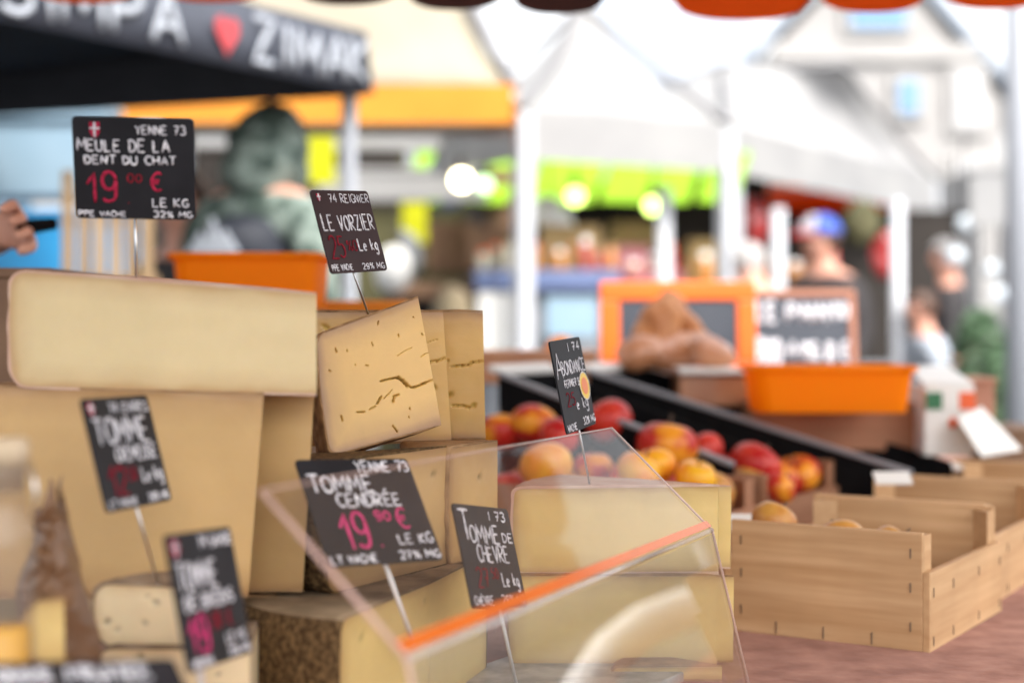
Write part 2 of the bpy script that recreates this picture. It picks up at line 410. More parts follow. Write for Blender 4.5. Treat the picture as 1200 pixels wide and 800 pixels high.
def apple_mat(name, skin, blush, fac=(0.42, 0.6)):
    m = mat(name, skin, blush, scale=16, rough=0.3, spec=0.3, pos=fac, detail=3)
    n = m.node_tree.nodes; l = m.node_tree.links; b = n['Principled BSDF']
    tc = n.new('ShaderNodeTexCoord'); vo = n.new('ShaderNodeTexVoronoi'); vo.inputs['Scale'].default_value = 230
    mp = n.new('ShaderNodeMapping'); mp.inputs['Scale'].default_value = (1.6, 1.6, .5); l.new(tc.outputs['Object'], mp.inputs[0]); l.new(mp.outputs[0], vo.inputs['Vector'])
    mr = n.new('ShaderNodeMapRange'); mr.inputs['From Min'].default_value = .1; mr.inputs['From Max'].default_value = .35; mr.inputs['To Min'].default_value = .45; mr.inputs['To Max'].default_value = 0
    l.new(vo.outputs['Distance'], mr.inputs['Value'])
    src = b.inputs['Base Color'].links[0].from_socket
    mx = n.new('ShaderNodeMix'); mx.data_type = 'RGBA'; l.new(mr.outputs[0], mx.inputs[0]); l.new(src, mx.inputs[6]); mx.inputs[7].default_value = (0.8, 0.5, 0.2, 1)
    l.new(mx.outputs[2], b.inputs['Base Color'])
    return m
M['apple_red'] = apple_mat('red_apple_skin', (0.42, 0.008, 0.014), (0.56, 0.03, 0.02))
M['apple_mix'] = apple_mat('blushed_apple_skin', (0.78, 0.30, 0.02), (0.48, 0.015, 0.015), (0.42, 0.54))
M['apple_yel'] = apple_mat('yellow_apple_skin', (0.85, 0.44, 0.02), (0.85, 0.30, 0.02))
M['apple_tan'] = apple_mat('russet_apple_skin', (0.55, 0.28, 0.06), (0.48, 0.20, 0.05))
M['orange_fruit'] = mat('orange_fruit_skin', (0.85, 0.26, 0.01), (0.8, 0.22, 0.01), scale=30, rough=0.4, bump=0.3, bscale=120)

def glass_mat(name, tint=(1, 1, 1), haze=0.02, ior=1.49, rough=0.02, dif=(0.9, 0.9, 0.9), fs=1.0):
    m = bpy.data.materials.new(name); m.use_nodes = True
    n = m.node_tree.nodes; l = m.node_tree.links
    n.remove(n['Principled BSDF'])
    t = n.new('ShaderNodeBsdfTransparent'); t.inputs[0].default_value = (*tint, 1)
    g = n.new('ShaderNodeBsdfGlossy'); g.inputs['Roughness'].default_value = rough
    d = n.new('ShaderNodeBsdfDiffuse'); d.inputs[0].default_value = (*dif, 1)
    lw = n.new('ShaderNodeLayerWeight'); lw.inputs['Blend'].default_value = 0.5
    pw = n.new('ShaderNodeMath'); pw.operation = 'POWER'; pw.inputs[1].default_value = 5
    l.new(lw.outputs['Facing'], pw.inputs[0])
    r0 = ((ior - 1) / (ior + 1)) ** 2
    fr = n.new('ShaderNodeMath'); fr.operation = 'MULTIPLY_ADD'; fr.inputs[1].default_value = (1 - r0) * fs; fr.inputs[2].default_value = r0
    l.new(pw.outputs[0], fr.inputs[0])
    m1 = n.new('ShaderNodeMixShader'); m1.inputs[0].default_value = haze
    m2 = n.new('ShaderNodeMixShader')
    l.new(t.outputs[0], m1.inputs[1]); l.new(d.outputs[0], m1.inputs[2])
    l.new(fr.outputs[0], m2.inputs[0]); l.new(m1.outputs[0], m2.inputs[1]); l.new(g.outputs[0], m2.inputs[2])
    l.new(m2.outputs[0], n['Material Output'].inputs[0])
    return m
M['acrylic'] = glass_mat('clear_acrylic', (0.985, 0.98, 0.975), 0.010, 1.30, fs=0.4)
M['acrylic_low'] = glass_mat('glossy_acrylic', (0.98, 0.98, 0.975), 0.012, 2.0)
M['acrylic_edge'] = glass_mat('acrylic_edge', (0.98, 0.91, 0.88), 0.6, 1.3, 0.3, (0.75, 0.52, 0.46))
M['acrylic_bend'] = glass_mat('acrylic_bend', (0.98, 0.96, 0.95), 0.25, 1.6, 0.1)
M['painted_reflection'] = glass_mat('painted_reflection', (1.0, 0.62, 0.36), 0.06, 1.49, 0.15)
M['bottle_glass'] = glass_mat('bottle_glass', (0.90, 0.88, 0.86), 0.03, 1.5)
# orange body paints in the awning's reflection
for nd in M['painted_reflection'].node_tree.nodes:
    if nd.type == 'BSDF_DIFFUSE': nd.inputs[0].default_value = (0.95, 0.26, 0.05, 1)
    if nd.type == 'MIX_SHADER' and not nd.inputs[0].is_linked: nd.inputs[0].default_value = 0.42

# ------------------------------------------------------------------ hand lettering (single-stroke letters)
def arc(cx, cy, rx, ry, a0, a1, n=8):
    return [(cx + rx * math.cos(R(a0 + (a1 - a0) * i / n)), cy + ry * math.sin(R(a0 + (a1 - a0) * i / n))) for i in range(n + 1)]
# y: 0 baseline, 1 cap height; x 0..0.7
G = {
 'A': [[(0, 0), (.33, 1), (.66, 0)], [(.12, .36), (.54, .36)]],
 'B': [[(0, 0), (0, 1)] + arc(.15, .76, .36, .24, 90, -90) + [(0, .52)], [(.1, .52)] + arc(.2, .26, .42, .26, 90, -90) + [(0, 0)]],
 'C': [arc(.38, .5, .36, .5, 50, 310, 10)],
 'D': [[(0, 0), (0, 1)] + arc(.12, .5, .5, .5, 90, -90, 9) + [(0, 0)]],
 'E': [[(.55, 1), (0, 1), (0, 0), (.58, 0)], [(0, .52), (.45, .52)]],
 'F': [[(.55, 1), (0, 1), (0, 0)], [(0, .52), (.45, .52)]],
 'G': [arc(.36, .5, .36, .5, 50, 330, 10) + [(.66, .42), (.4, .42)]],
 'H': [[(0, 0), (0, 1)], [(.58, 0), (.58, 1)], [(0, .5), (.58, .5)]],
 'I': [[(.1, 0), (.1, 1)]],
 'J': [[(.5, 1), (.5, .2)] + arc(.26, .2, .24, .2, 0, -160, 6)],
 'K': [[(0, 0), (0, 1)], [(.55, 1), (.02, .45), (.6, 0)]],
 'L': [[(0, 1), (0, 0), (.52, 0)]],
 'M': [[(0, 0), (.04, 1), (.38, .3), (.72, 1), (.76, 0)]],
 'N': [[(0, 0), (0, 1), (.58, 0), (.58, 1)]],
 'O': [arc(.34, .5, .34, .5, 90, 450, 14)],
 'P': [[(0, 0), (0, 1)] + arc(.18, .74, .38, .26, 90, -90) + [(0, .48)]],
 'R': [[(0, 0), (0, 1)] + arc(.18, .74, .38, .26, 90, -90) + [(.06, .48), (.58, 0)]],
 'S': [arc(.3, .75, .28, .25, 40, 270, 8) + arc(.3, .25, .3, .25, 90, -140, 8)],
 'T': [[(0, 1), (.66, 1)], [(.33, 1), (.33, 0)]],
 'U': [[(0, 1), (0, .3)] + arc(.29, .3, .29, .3, 180, 360, 8) + [(.58, 1)]],
 'V': [[(0, 1), (.3, 0), (.62, 1)]],
 'X': [[(0, 0), (.58, 1)], [(0, 1), (.58, 0)]],
 'Y': [[(0, 1), (.3, .5), (.6, 1)], [(.3, .5), (.28, 0)]],
 'Z': [[(0, 1), (.58, 1), (0, 0), (.62, 0)]],
 '0': [arc(.3, .5, .28, .5, 90, 450, 14)],
 '1': [[(0, .62), (.3, 1), (.3, 0)]],
 '2': [arc(.28, .72, .28, .28, 160, -30, 8) + [(0, 0), (.6, 0)]],
 '3': [arc(.26, .76, .28, .24, 150, -80, 8) + arc(.26, .27, .32, .27, 80, -150, 8)],
 '4': [[(.42, 0), (.42, 1), (0, .34), (.6, .34)]],
 '5': [[(.55, 1), (.08, 1), (.04, .58)] + arc(.26, .32, .32, .32, 110, -140, 9)],
 '6': [[(.5, 1), (.1, .5)] + arc(.3, .29, .28, .29, 160, 520, 12)],
 '7': [[(0, 1), (.58, 1), (.2, 0)], [(.1, .5), (.5, .5)]],
 '8': [arc(.3, .75, .25, .25, 90, 450, 10), arc(.3, .25, .3, .25, 90, 450, 10)],
 '9': [arc(.3, .7, .27, .3, 0, 360, 12) + [(.57, .7), (.55, .25)] + arc(.28, .2, .27, .2, 0, -150, 6)],
 '%': [arc(.12, .8, .12, .18, 0, 360, 8), arc(.58, .2, .12, .18, 0, 360, 8), [(.6, 1), (.1, 0)]],
 '.': [[(.08, 0), (.14, .05)]],
 '-': [[(.05, .5), (.4, .5)]],
 '!': [[(.1, 1), (.1, .3)], [(.1, .05), (.1, 0)]],
 '€': [arc(.42, .5, .32, .5, 55, 305, 10), [(0, .58), (.5, .58)], [(0, .42), (.45, .42)]],
 'e': [[(.06, .3), (.46, .34)] + arc(.26, .28, .22, .28, 15, 310, 9)],
 'k': [[(.04, 0), (.04, 1)], [(.42, .6), (.06, .28), (.46, 0)]],
 'g': [arc(.24, .32, .22, .28, 20, 380, 10) + [(.46, .5), (.46, -.2)] + arc(.24, -.2, .22, .2, 0, -160, 6)],
 'È': [[(.55, .9), (0, .9), (0, 0), (.58, 0)], [(0, .48), (.45, .48)], [(.1, 1.28), (.32, 1.08)]],
 'É': [[(.55, .9), (0, .9), (0, 0), (.58, 0)], [(0, .48), (.45, .48)], [(.4, 1.28), (.18, 1.08)]],
}
WID = {'I': .2, '.': .22, '1': .34, ' ': .42, 'M': .78, '!': .2, '-': .45, '4': .6, 'e': .5, 'k': .5, 'g': .5}
def lay_text(txt, x0, y0, x1, y1, jit=0.03):
    """strokes of txt fitted to the box (fractions, y down)"""
    adv = 0; out = []
    for ch in txt:
        wd = WID.get(ch, .62)
        if ch != ' ':
            jx, jy, js = random.uniform(-jit, jit), random.uniform(-jit, jit), random.uniform(1 - 2 * jit, 1 + 2 * jit)
            sl = random.uniform(-jit, jit)
            for st in G[ch]:
                out.append([(adv + jx + x * js + sl * y, jy + y * js) for x, y in st])
        adv += wd + .2
    adv = max(adv - .2, .1)
    return [[(x0 + (x1 - x0) * x / adv, y1 - (y1 - y0) * y) for x, y in st] for st in out]

def strokes_mesh(sts, o, a, b, n, rad, mb=None):
    """o top-left, a width vector, b height (down) vector, n normal"""
    mb = mb or MB()
    for st in sts:
        pts = [o + a * x + b * y + n * 0.0004 for x, y in st]
        # soften corners by inserting points
        q = [pts[0]]
        for i in range(1, len(pts)):
            seg = pts[i] - pts[i - 1]
            k = max(1, int(seg.length / (rad * 3)))
            k = min(k, 4)
            for j in range(1, k + 1): q.append(pts[i - 1] + seg * (j / k))
        rr = [rad * random.uniform(.82, 1.15) for _ in q]
        rr[0] *= .8; rr[-1] *= .8
        mb.tube(q, rr, n=8, flat=n)
    return mb

def solve_quad(q, y, k):
    cx = sum(p[0] for p in q) / 4; cy = sum(p[1] for p in q) / 4
    TL, TR, BR, BL = q
    ax = ((TR[0] - TL[0]) + (BR[0] - BL[0])) / 2; ay = ((TR[1] - TL[1]) + (BR[1] - BL[1])) / 2
    bx = ((BL[0] - TL[0]) + (BR[0] - TR[0])) / 2; by = ((BL[1] - TL[1]) + (BR[1] - TR[1])) / 2
    p_, q_ = (cx - 600) / F, (cy - HY) / F
    best = None
    for i in range(0, 1200):
        za = 0.5 + i * 0.25
        A = (ax + p_ * za, ay + q_ * za)
        den = A[0] * p_ + A[1] * q_ + za
        if abs(den) < 1e-3: continue
        zb = -(A[0] * bx + A[1] * by) / den
        if abs(zb) > 1.0 * abs(by): continue
        B = (bx + p_ * zb, by + q_ * zb)
        la = A[0] ** 2 + A[1] ** 2 + za ** 2; lb = B[0] ** 2 + B[1] ** 2 + zb ** 2
        res = abs(math.sqrt(la) - k * math.sqrt(lb)) + 0.03 * za
        if best is None or res < best[0]: best = (res, A, za, B, zb)
    _, A, za, B, zb = best
    s = y / F
    a = Vector((A[0] * s, za * s, -A[1] * s)); b = Vector((B[0] * s, zb * s, -B[1] * s))
    c = P(cx, cy, y)
    return c - a / 2 - b / 2, a, b

def rounded_rect(o, a, b, r):
    la, lb = a.length, b.length
    ua, ub = a / la, b / lb
    pts = []
    for (cx, cy, a0) in ((la - r, r, -90), (la - r, lb - r, 0), (r, lb - r, 90), (r, r, 180)):
        for i in range(4):
            t = R(a0 + 30 * i)
            pts.append(o + ua * (cx + r * math.cos(t)) + ub * (cy + r * math.sin(t)))
    return pts

def price_sign(quad, y, lines, label, pin=None, k=1.16, board='slate', group='slate price signs stuck in the cheeses', pin_y=None, shield=None, pin_mat='steel', pin_r=.0011, rad=.0010, sticker=None):
    o, a, b = solve_quad(quad, y, k)
    n = a.cross(b).normalized()
    if n.y > 0: n = -n
    c = o + a / 2 + b
    root = thing('price_sign', c, label, 'price sign', group)
    mb = MB(); mb.slab(rounded_rect(o, a, b, .004), -n, .002)
    mb.build('board', M[board], root, bevel=.0004)
    by = {}
    for (txt, x0, y0, x1, y1, col, *rest) in lines:
        r = rest[0] if rest else rad
        if col not in by: by[col] = MB()
        strokes_mesh(lay_text(txt, x0, y0, x1, y1), o, a, b, n, r, by[col])
    for col, m_ in by.items():
        m_.build('lettering' if col == 'chalk' else 'price', M[col], root)
    if shield:
        sx, sy, sw, sh = shield
        pts = [o + a * (sx + sw * x) + b * (sy + sh * y_) + n * .0003 for x, y_ in ((-.5, -.5), (.5, -.5), (.5, .1), (.3, .4), (0, .55), (-.3, .4), (-.5, .1))]
        e = MB(); e.slab(pts, n, .0003); em = e.build('emblem', M['chalk_red'], root)
        x = MB(); strokes_mesh([[(sx, sy - sh * .5), (sx, sy + sh * .5)], [(sx - sw * .5, sy - sh * .1), (sx + sw * .5, sy - sh * .1)]], o + n * .0006, a, b, n, .0011, x)
        x.build('cross', M['chalk'], em)
    if sticker:
        sx, sy, sw, sh = sticker
        def ell(f): return [o + a * (sx + sw * f * math.cos(t * PI / 12)) + b * (sy + sh * f * math.sin(t * PI / 12)) for t in range(24)]
        e = MB(); e.slab([p + n * .0004 for p in ell(1)], n, .0003); st = e.build('sticker', M['sticker_y'], root)
        e = MB(); e.slab([p + n * .0009 for p in ell(.62)], n, .0002); e.build('sticker_centre', M['sticker_r'], st)
        ed = MB(); strokes_mesh([[(sx + sw * 1.0 * math.cos(t * PI / 10), sy + sh * 1.0 * math.sin(t * PI / 10)) for t in range(21)]], o + n * .0006, a, b, n, .0007, ed)
        ed.build('sticker_rim', M['chalk'], st)
    if pin:
        (x0, y0), (x1, y1) = pin
        p0 = P(x0, y0 - 4, y + b.y / 2) - n * .003 if False else None
        # start on the lower edge of the board, end in the cheese
        t0 = o + a * .5 + b * .9 - n * .0034
        # refine start so it is seen at x0
        best = min((abs((600 + F * (o + a * s + b * .96).x / (o + a * s + b * .96).y) - x0), s) for s in [i / 100 for i in range(5, 96)])[1]
        t0 = o + a * best + b * .85 - n * .0034
        t1 = P(x1, y1, pin_y if pin_y else y)
        d = (t1 - t0).normalized()
        mb = MB(); mb.tube([t0, t1 + d * .02], pin_r, n=8); mb.build('pin', M[pin_mat], root)
    return root

# ------------------------------------------------------------------ cheese: a sector of a wheel
def cheese(label, TL, TR, BR, BL, sweep=40, paste='paste_pale', rind='rind_tan', rind_top=None, corner=.012, name='cheese_wedge', group=None, grid=(40, 24), pits=None, rind_t=.0022, wob=.0005, seed=1, steps=18, flip=False, cat='cheese', eyes=0):
    """cut face corners as world points: L = rind side, R = apex side. The sector turns away from us about the apex edge."""
    TL, TR, BR, BL = map(Vector, (TL, TR, BR, BL))
    if flip: TL, TR, BL, BR = TR, TL, BR, BL
    rw = ((TL - TR).length + (BL - BR).length) / 2
    hh = ((TL - BL).length + (TR - BR).length) / 2
    ax = (TR - BR).normalized()
    ang = -R(sweep) if not flip else R(sweep)
    def bil(s, t):       # s 0 rim..1 apex, t 0 bottom..1 top
        return (BL * (1 - s) + BR * s) * (1 - t) + (TL * (1 - s) + TR * s) * t
    cs, ct = corner / rw, corner / hh
    def smin(t):
        d = min(t, 1 - t)
        bulge = -0.003 / rw * math.sin(PI * t)
        if d >= ct: return bulge
        return bulge + cs * (1 - math.sqrt(max(0, 1 - (1 - d / ct) ** 2)))
    def spin(p, t, an):
        c = BR * (1 - t) + TR * t
        return c + Matrix.Rotation(an, 3, ax) @ (p - c)
    nrm = (TR - TL).cross(BL - TL).normalized()
    if flip: nrm = -nrm
    if nrm.y > 0: nrm = -nrm
    nx, nz = grid
    mb = MB()
    rim = []; pit = []
    # rows, denser at the rounded edges
    ts = sorted(set([0, 1] + [ct * x for x in (.08, .2, .4, .7, 1)] + [1 - ct * x for x in (.08, .2, .4, .7, 1)] + [i / nz for i in range(1, nz)]))
    rnd = random.Random(seed)
    eye = [(rnd.uniform(.05, .95), rnd.uniform(.06, .94), rnd.uniform(.0012, .0030), rnd.uniform(.6, 2.2), rnd.uniform(-.6, .6)) for _ in range(eyes)]
    for which in (0, 1):
        vs = []
        for t in ts:
            s0 = smin(t)
            for i in range(nx + 1):
                s = s0 + (1 - s0) * i / nx
                p = bil(s, t)
                dr = min((s - s0) * rw, t * hh, (1 - t) * hh)
                rim.append(dr)
                pv = 0.0
                if which == 0:
                    d = noise.noise(p * 14 + Vector((seed * 7.3, 0, 0))) * wob * 2 + noise.noise(p * 60 + Vector((seed, 3, 0))) * wob * .7
                    d *= min(1, dr / .006)
                    X, Y_ = s * rw, t * hh
                    for e in eye:
                        dx, dy = X - e[0] * rw, Y_ - e[1] * hh
                        dx, dy = dx * math.cos(e[4]) + dy * math.sin(e[4]), -dx * math.sin(e[4]) + dy * math.cos(e[4])
                        q = (dx / (e[2] * e[3])) ** 2 + (dy / e[2]) ** 2
                        if q < 3: g = math.exp(-q * 1.2); d -= .0024 * g; pv = max(pv, g * .75)
                    if pits:
                        for (pl, w0, dep, mo) in pits:
                            for j in range(len(pl) - 1):
                                x0, y0 = pl[j][0] * rw, pl[j][1] * hh; x1, y1 = pl[j + 1][0] * rw, pl[j + 1][1] * hh
                                L2 = (x1 - x0) ** 2 + (y1 - y0) ** 2
                                u_ = max(0, min(1, ((X - x0) * (x1 - x0) + (Y_ - y0) * (y1 - y0)) / (L2 or 1e-9)))
                                dd = math.hypot(X - x0 - u_ * (x1 - x0), Y_ - y0 - u_ * (y1 - y0))
                                ww = w0 * (0.55 + 0.9 * abs(noise.noise(Vector((X * 220, Y_ * 220, seed)))))
                                if dd < ww * 2.2:
                                    g = math.exp(-(dd / ww) ** 2)
                                    d -= dep * g; pv = max(pv, mo * g)
                    p = p + nrm * d
                else:
                    p = spin(p, t, ang)
                pit.append(pv)
                vs.append(p)
        fs = []
        for r_ in range(len(ts) - 1):
            for i in range(nx):
                q = (r_ * (nx + 1) + i, r_ * (nx + 1) + i + 1, (r_ + 1) * (nx + 1) + i + 1, (r_ + 1) * (nx + 1) + i)
                fs.append(q if which == 0 else q[::-1])
        mb.add(vs, fs, 0, True)
    # curved body of the paste (under the rind)
    def shell(off):
        vs = []; n_ = len(prof)
        for kx in range(steps + 1):
            an = ang * kx / steps
            for (s, t) in prof:
                p = bil(s, t)
                if off:
                    # outward in the profile plane
                    p = p + (TL - TR).normalized() * (off * out[(s, t)][0]) + ax * (off * out[(s, t)][1])
                vs.append(spin(p, max(0, min(1, t)), an))
        fs = []
        for kx in range(steps):
            for i in range(n_ - 1):
                q = (kx * n_ + i, kx * n_ + i + 1, (kx + 1) * n_ + i + 1, (kx + 1) * n_ + i)
                fs.append(q if not flip else q[::-1])
        return vs, fs
    prof = [(1, 0)] + [(.75, 0), (.5, 0), (.25, 0)] + [(smin(t), t) for t in ts] + [(.25, 1), (.5, 1), (.75, 1), (1, 1)]
    out = {}
    for (s, t) in prof:
        if t <= 0 and s > cs * 1.05: out[(s, t)] = (0, -1)
        elif t >= 1 and s > cs * 1.05: out[(s, t)] = (0, 1)
        else:
            d = min(t, 1 - t)
            if d >= ct: out[(s, t)] = (1, 0)
            else:
                f = 1 - d / ct
                out[(s, t)] = (math.sqrt(max(0, 1 - f * f)), -f if t < .5 else f)
    vs, fs = shell(0)
    rim += [0.0] * len(vs); pit += [0.0] * len(vs)
    mb.add(vs, fs, 0, True)
    mb.at = {'rim': rim, 'pit': pit}
    o = mb.build(name, M[paste])
    tag(o, label, cat, group)
    # rind
    rb = MB()
    vi, fi = shell(.00025); vo, fo = shell(rind_t)
    jit = [noise.noise(p * 90 + Vector((seed, 0, 0))) for p in vo]
    c0 = (BR + TR) / 2
    vo = [p + (p - c0).normalized() * (j * rind_t * .9) for p, j in zip(vo, jit)]
    rb.add(vo, fo, 0, True)
    n_ = len(prof); off = len(vo)
    rb.add(vi, [f[::-1] for f in fi], 0, True)
    for kx in (0, steps):
        for i in range(n_ - 1):
            q = [kx * n_ + i, off + kx * n_ + i, off + kx * n_ + i + 1, kx * n_ + i + 1]
            rb.f.append(q if kx == 0 else q[::-1]); rb.m.append(0); rb.sm.append(False)
    if rind_top:
        for fi_, f in enumerate(rb.f):
            if all((rb.v[i] - TR).dot(ax) > -.003 for i in f) or len(set(f)) == 0: rb.m[fi_] = 1
    rb.build('rind', [M[rind], M[rind_top or rind]], o)
    return o

# ================================================================== SETTING
mb = MB(); mb.slab([(-200, -60, 0), (200, -60, 0), (200, 300, 0), (-200, 300, 0)], (0, 0, -1), .3)
tag(mb.build('ground', M['asphalt']), kind='structure')

# far houses
def house_gable():
    y = 26
    e0, e1, ap = P(868, 78, y), P(1196, 120, y), P(1022, -75, y)
    hl, hr = e0.z, e1.z
    root = thing('stone_house', ((e0.x + e1.x) / 2, y, 0), 'grey rendered house with a broad gable rising behind the white tents', 'house')
    mb = MB(); mb.slab([(e0.x + .3, y, 0), (e1.x - .3, y, 0), (e1.x - .3, y, hr), (ap.x, y, ap.z - .15), (e0.x + .3, y, hl)], (0, 1, 0), 9)
    mb.build('wall', M['facade'], root)
    mb = MB()
    mb.slab([(e0.x - .2, y - .12, hl - .3), (ap.x, y - .12, ap.z), (ap.x, y + 9.5, ap.z), (e0.x - .2, y + 9.5, hl - .3)], (0, 0, 1), .25)
    mb.slab([(ap.x + .003, y - .12, ap.z), (e1.x + .3, y - .12, hr - .35), (e1.x + .3, y + 9.5, hr - .35), (ap.x + .003, y + 9.5, ap.z)], (0, 0, 1), .25)
    mb.build('roof', M['roof_sl'], root)
    c0, c1 = P(905, 62, y), P(1150, 62, y)
    mb = MB(); mb.box(((c0.x + c1.x) / 2, y - .06, c0.z), c1.x - c0.x, .12, .3); mb.build('cornice', M['facade2'], root)
    for (x0, y0, x1, y1, k) in ((1052, 96, 1074, 134, 'win_blue'), (996, 8, 1060, 34, 'win_blue'), (1118, 85, 1148, 150, 'shutter'), (925, 100, 950, 150, 'shutter'), (1118, 190, 1148, 260, 'shutter')):
        a, b = P(x0, y0, y), P(x1, y1, y)
        mb = MB(); mb.box(((a.x + b.x) / 2, y - .05, (a.z + b.z) / 2), b.x - a.x + .24, .1, a.z - b.z + .24); f = mb.build('window', M['facade2'], root)
        mb = MB(); mb.box(((a.x + b.x) / 2, y - .08, (a.z + b.z) / 2), b.x - a.x, .1, a.z - b.z); mb.build('pane' if k == 'win_blue' else 'shutter', M[k], f)
house_gable()
y = 34
a, b = P(690, 110, y), P(872, 110, y)
root = thing('roofed_house', ((a.x + b.x) / 2, y, 0), 'distant pale house whose blue grey roof shows left of the gable', 'house')
mb = MB(); mb.box(((a.x + b.x) / 2, y + 3, a.z / 2), b.x - a.x, 6, a.z); mb.build('wall', M['facade2'], root)
t0, t1 = P(715, -5, y + 3), P(805, 12, y + 3)
mb = MB(); mb.slab([(a.x - .3, y - .4, a.z), (b.x + .5, y - .4, a.z), (t1.x + 1.2, y + 3, t1.z), (t0.x, y + 3, t0.z)], (0, 0, 1), .25)
mb.slab([(a.x - .3, y + 6.4, a.z), (b.x + .5, y + 6.4, a.z), (t1.x + 1.2, y + 3.003, t1.z), (t0.x, y + 3.003, t0.z)], (0, 0, 1), .25)
mb.build('roof', M['roof_sl'], root)
# tall grey building closing the right side, behind the shrubs
a, b = P(1150, 380, 18), P(1420, 380, 18)
root = thing('grey_building', ((a.x + b.x) / 2, 18, 0), 'pale building with a glazed shop front at the right edge beyond the shrubs', 'building')
mb = MB(); mb.box(((a.x + b.x) / 2, 21, 1.55), b.x - a.x, 6, 3.1); mb.build('wall', M['facade2'], root)
for i in range(5):
    x = a.x + .5 + i * .55
    mb = MB(); mb.box((x, 17.96, 1.5), .46, .07, 1.9); f = mb.build('window', M['pole_grey'], root)
    mb = MB(); mb.box((x, 17.94, 1.5), .36, .07, 1.78); mb.build('pane', M['win_blue'], f)
# street post on the right edge
p = P(1194, 500, 6.5)
root = thing('street_post', (p.x, 6.5, 0), 'tall grey steel post standing at the right edge of the market', 'post')
mb = MB(); mb.tube([(p.x, 6.5, 0), (p.x, 6.5, 4.2)], .055, 16); mb.build('pole', M['pole_grey'], root)
mb = MB(); mb.tube([(p.x, 6.5, 0), (p.x, 6.5, .12)], .12, 16); mb.build('foot', M['pole_grey'], root)

# ------------------------------------------------------------------ the market table
MID = P(1081, 766, 1.772)          # near right bottom corner of the first crate
K = Vector((MID.x, MID.y, TZ))
def T(u, v, z=0): return K + U * u + V * v + Z * z
root = thing('market_table', T(.6, .35) * 1 - Z * TZ, 'long trestle table under a reddish brown cloth carrying cheeses and crates', 'table')
mb = MB(); c = T(.9, .33, -.02); mb.box(c, 4.2, 1.12, .03, U, V); mb.build('table_top', M['wood_pale'], root)
# cloth with a soft hanging skirt
mb = MB()
N = 130
def cl(u, e): return T(u, 0) + V * e
vs = []; rows = 7
for i in range(N + 1):
    u = -1.25 + 4.3 * i / N
    fold = .018 * math.sin(u * 31) + .012 * math.sin(u * 53 + 1)
    prof = [(.93, 0.0), (.5, .0008 * math.sin(u * 9)), (.0, .001 * math.sin(u * 14 + 1)), (-.215, 0.0), (-.235, -.006), (-.246 - .2 * abs(fold) * .3, -.04), (-.25 + fold * .5, -.2), (-.25 + fold * .9, -.45), (-.25 + fold, -.78)]
    for (v_, z_) in prof: vs.append(T(u, v_, z_))
n_ = 9
fs = [(i * n_ + j, (i + 1) * n_ + j, (i + 1) * n_ + j + 1, i * n_ + j + 1) for i in range(N) for j in range(n_ - 1)]
mb.add(vs, fs, 0, True)
o = mb.build('cloth', M['cloth'], root)
so = o.modifiers.new('thick', 'SOLIDIFY'); so.thickness = .002; so.offset = -1
for (u, v_) in ((-1.1, -.15), (-1.1, .8), (.9, -.15), (.9, .8), (2.9, -.15), (2.9, .8)):
    q = T(u, v_); mb = MB(); mb.tube([(q.x, q.y, 0), (q.x, q.y, TZ - .035)], .02, 10); mb.build('leg', M['pole_grey'], root)

# ------------------------------------------------------------------ cheeses
YL, Y3 = 1.36, 1.385
zP = P(400, 727, 1.289).z
# lower half wheel whose cut face runs along the guard
k1 = P(400, 727, 1.289); k2 = P(583, 652, 1.645); k2.z = k1.z
cc = (k1 + k2) / 2
def dn(p, z): return Vector((p.x, p.y, z))
zt = TZ + .004
cheese('broad half cheese with dark crusty rind at the bottom, behind the clear guard', k1, cc, dn(cc, zt), dn(k1, zt), sweep=176, paste='paste_yellow', rind='rind_dark', rind_top='rind_dusty', corner=.012, seed=2, steps=48, eyes=8, cat='cheese', name='cheese_half')
# the other half of the long cut face belongs to the same wheel: a second sector, same rind
u1l, u1r = P(385, 700, 1.398), P(583, 648, 1.669)
u1l.z = u1r.z = zP + .0035
um = u1l + (u1r - u1l) * .66
ztop = P(583, 516, 1.669).z
cheese('golden wedge lying on the dark rinded half, right behind the wide charcoal sign', dn(u1l, ztop), dn(um, ztop), um, u1l, sweep=24, paste='paste_gold', rind='rind_dark', corner=.014, seed=4, eyes=10)
um2 = um + (u1r - um).normalized() * .002 + V * -.004
cheese('short golden block closing the right end of the middle layer under the upright slices', dn(um2, ztop - .001), dn(u1r, ztop - .001), u1r, um2, sweep=60, paste='paste_gold', rind='rind_tan', corner=.004, seed=5, eyes=5)

# big left stack
cheese('tall pale block filling the left of the stack, under the topmost wedge', P(-75, 452, YL + .01), P(309, 463, YL - .02), P(291, 696, YL - .02), P(-75, 700, YL + .01), sweep=40, paste='paste_gold', rind='rind_tan', corner=.008, seed=6, grid=(60, 40), wob=.0005, name='cheese_block')
cheese('narrow pale block standing right of the tall block and under the topmost wedge', P(240, 463, Y3 + .02), P(368, 463, Y3), P(355, 690, Y3), P(240, 692, Y3 + .02), sweep=40, paste='paste_gold', rind='rind_tan', corner=.006, seed=7, name='cheese_block')
cheese('topmost pale wedge with a smooth cut face, wide black sign standing on top', P(14, 318, YL), P(371, 345, YL - .015), P(371, 461, YL - .015), P(16, 452, YL), sweep=38, paste='paste_pale', rind='rind_pink', corner=.013, seed=8, grid=(60, 30), wob=.0004)

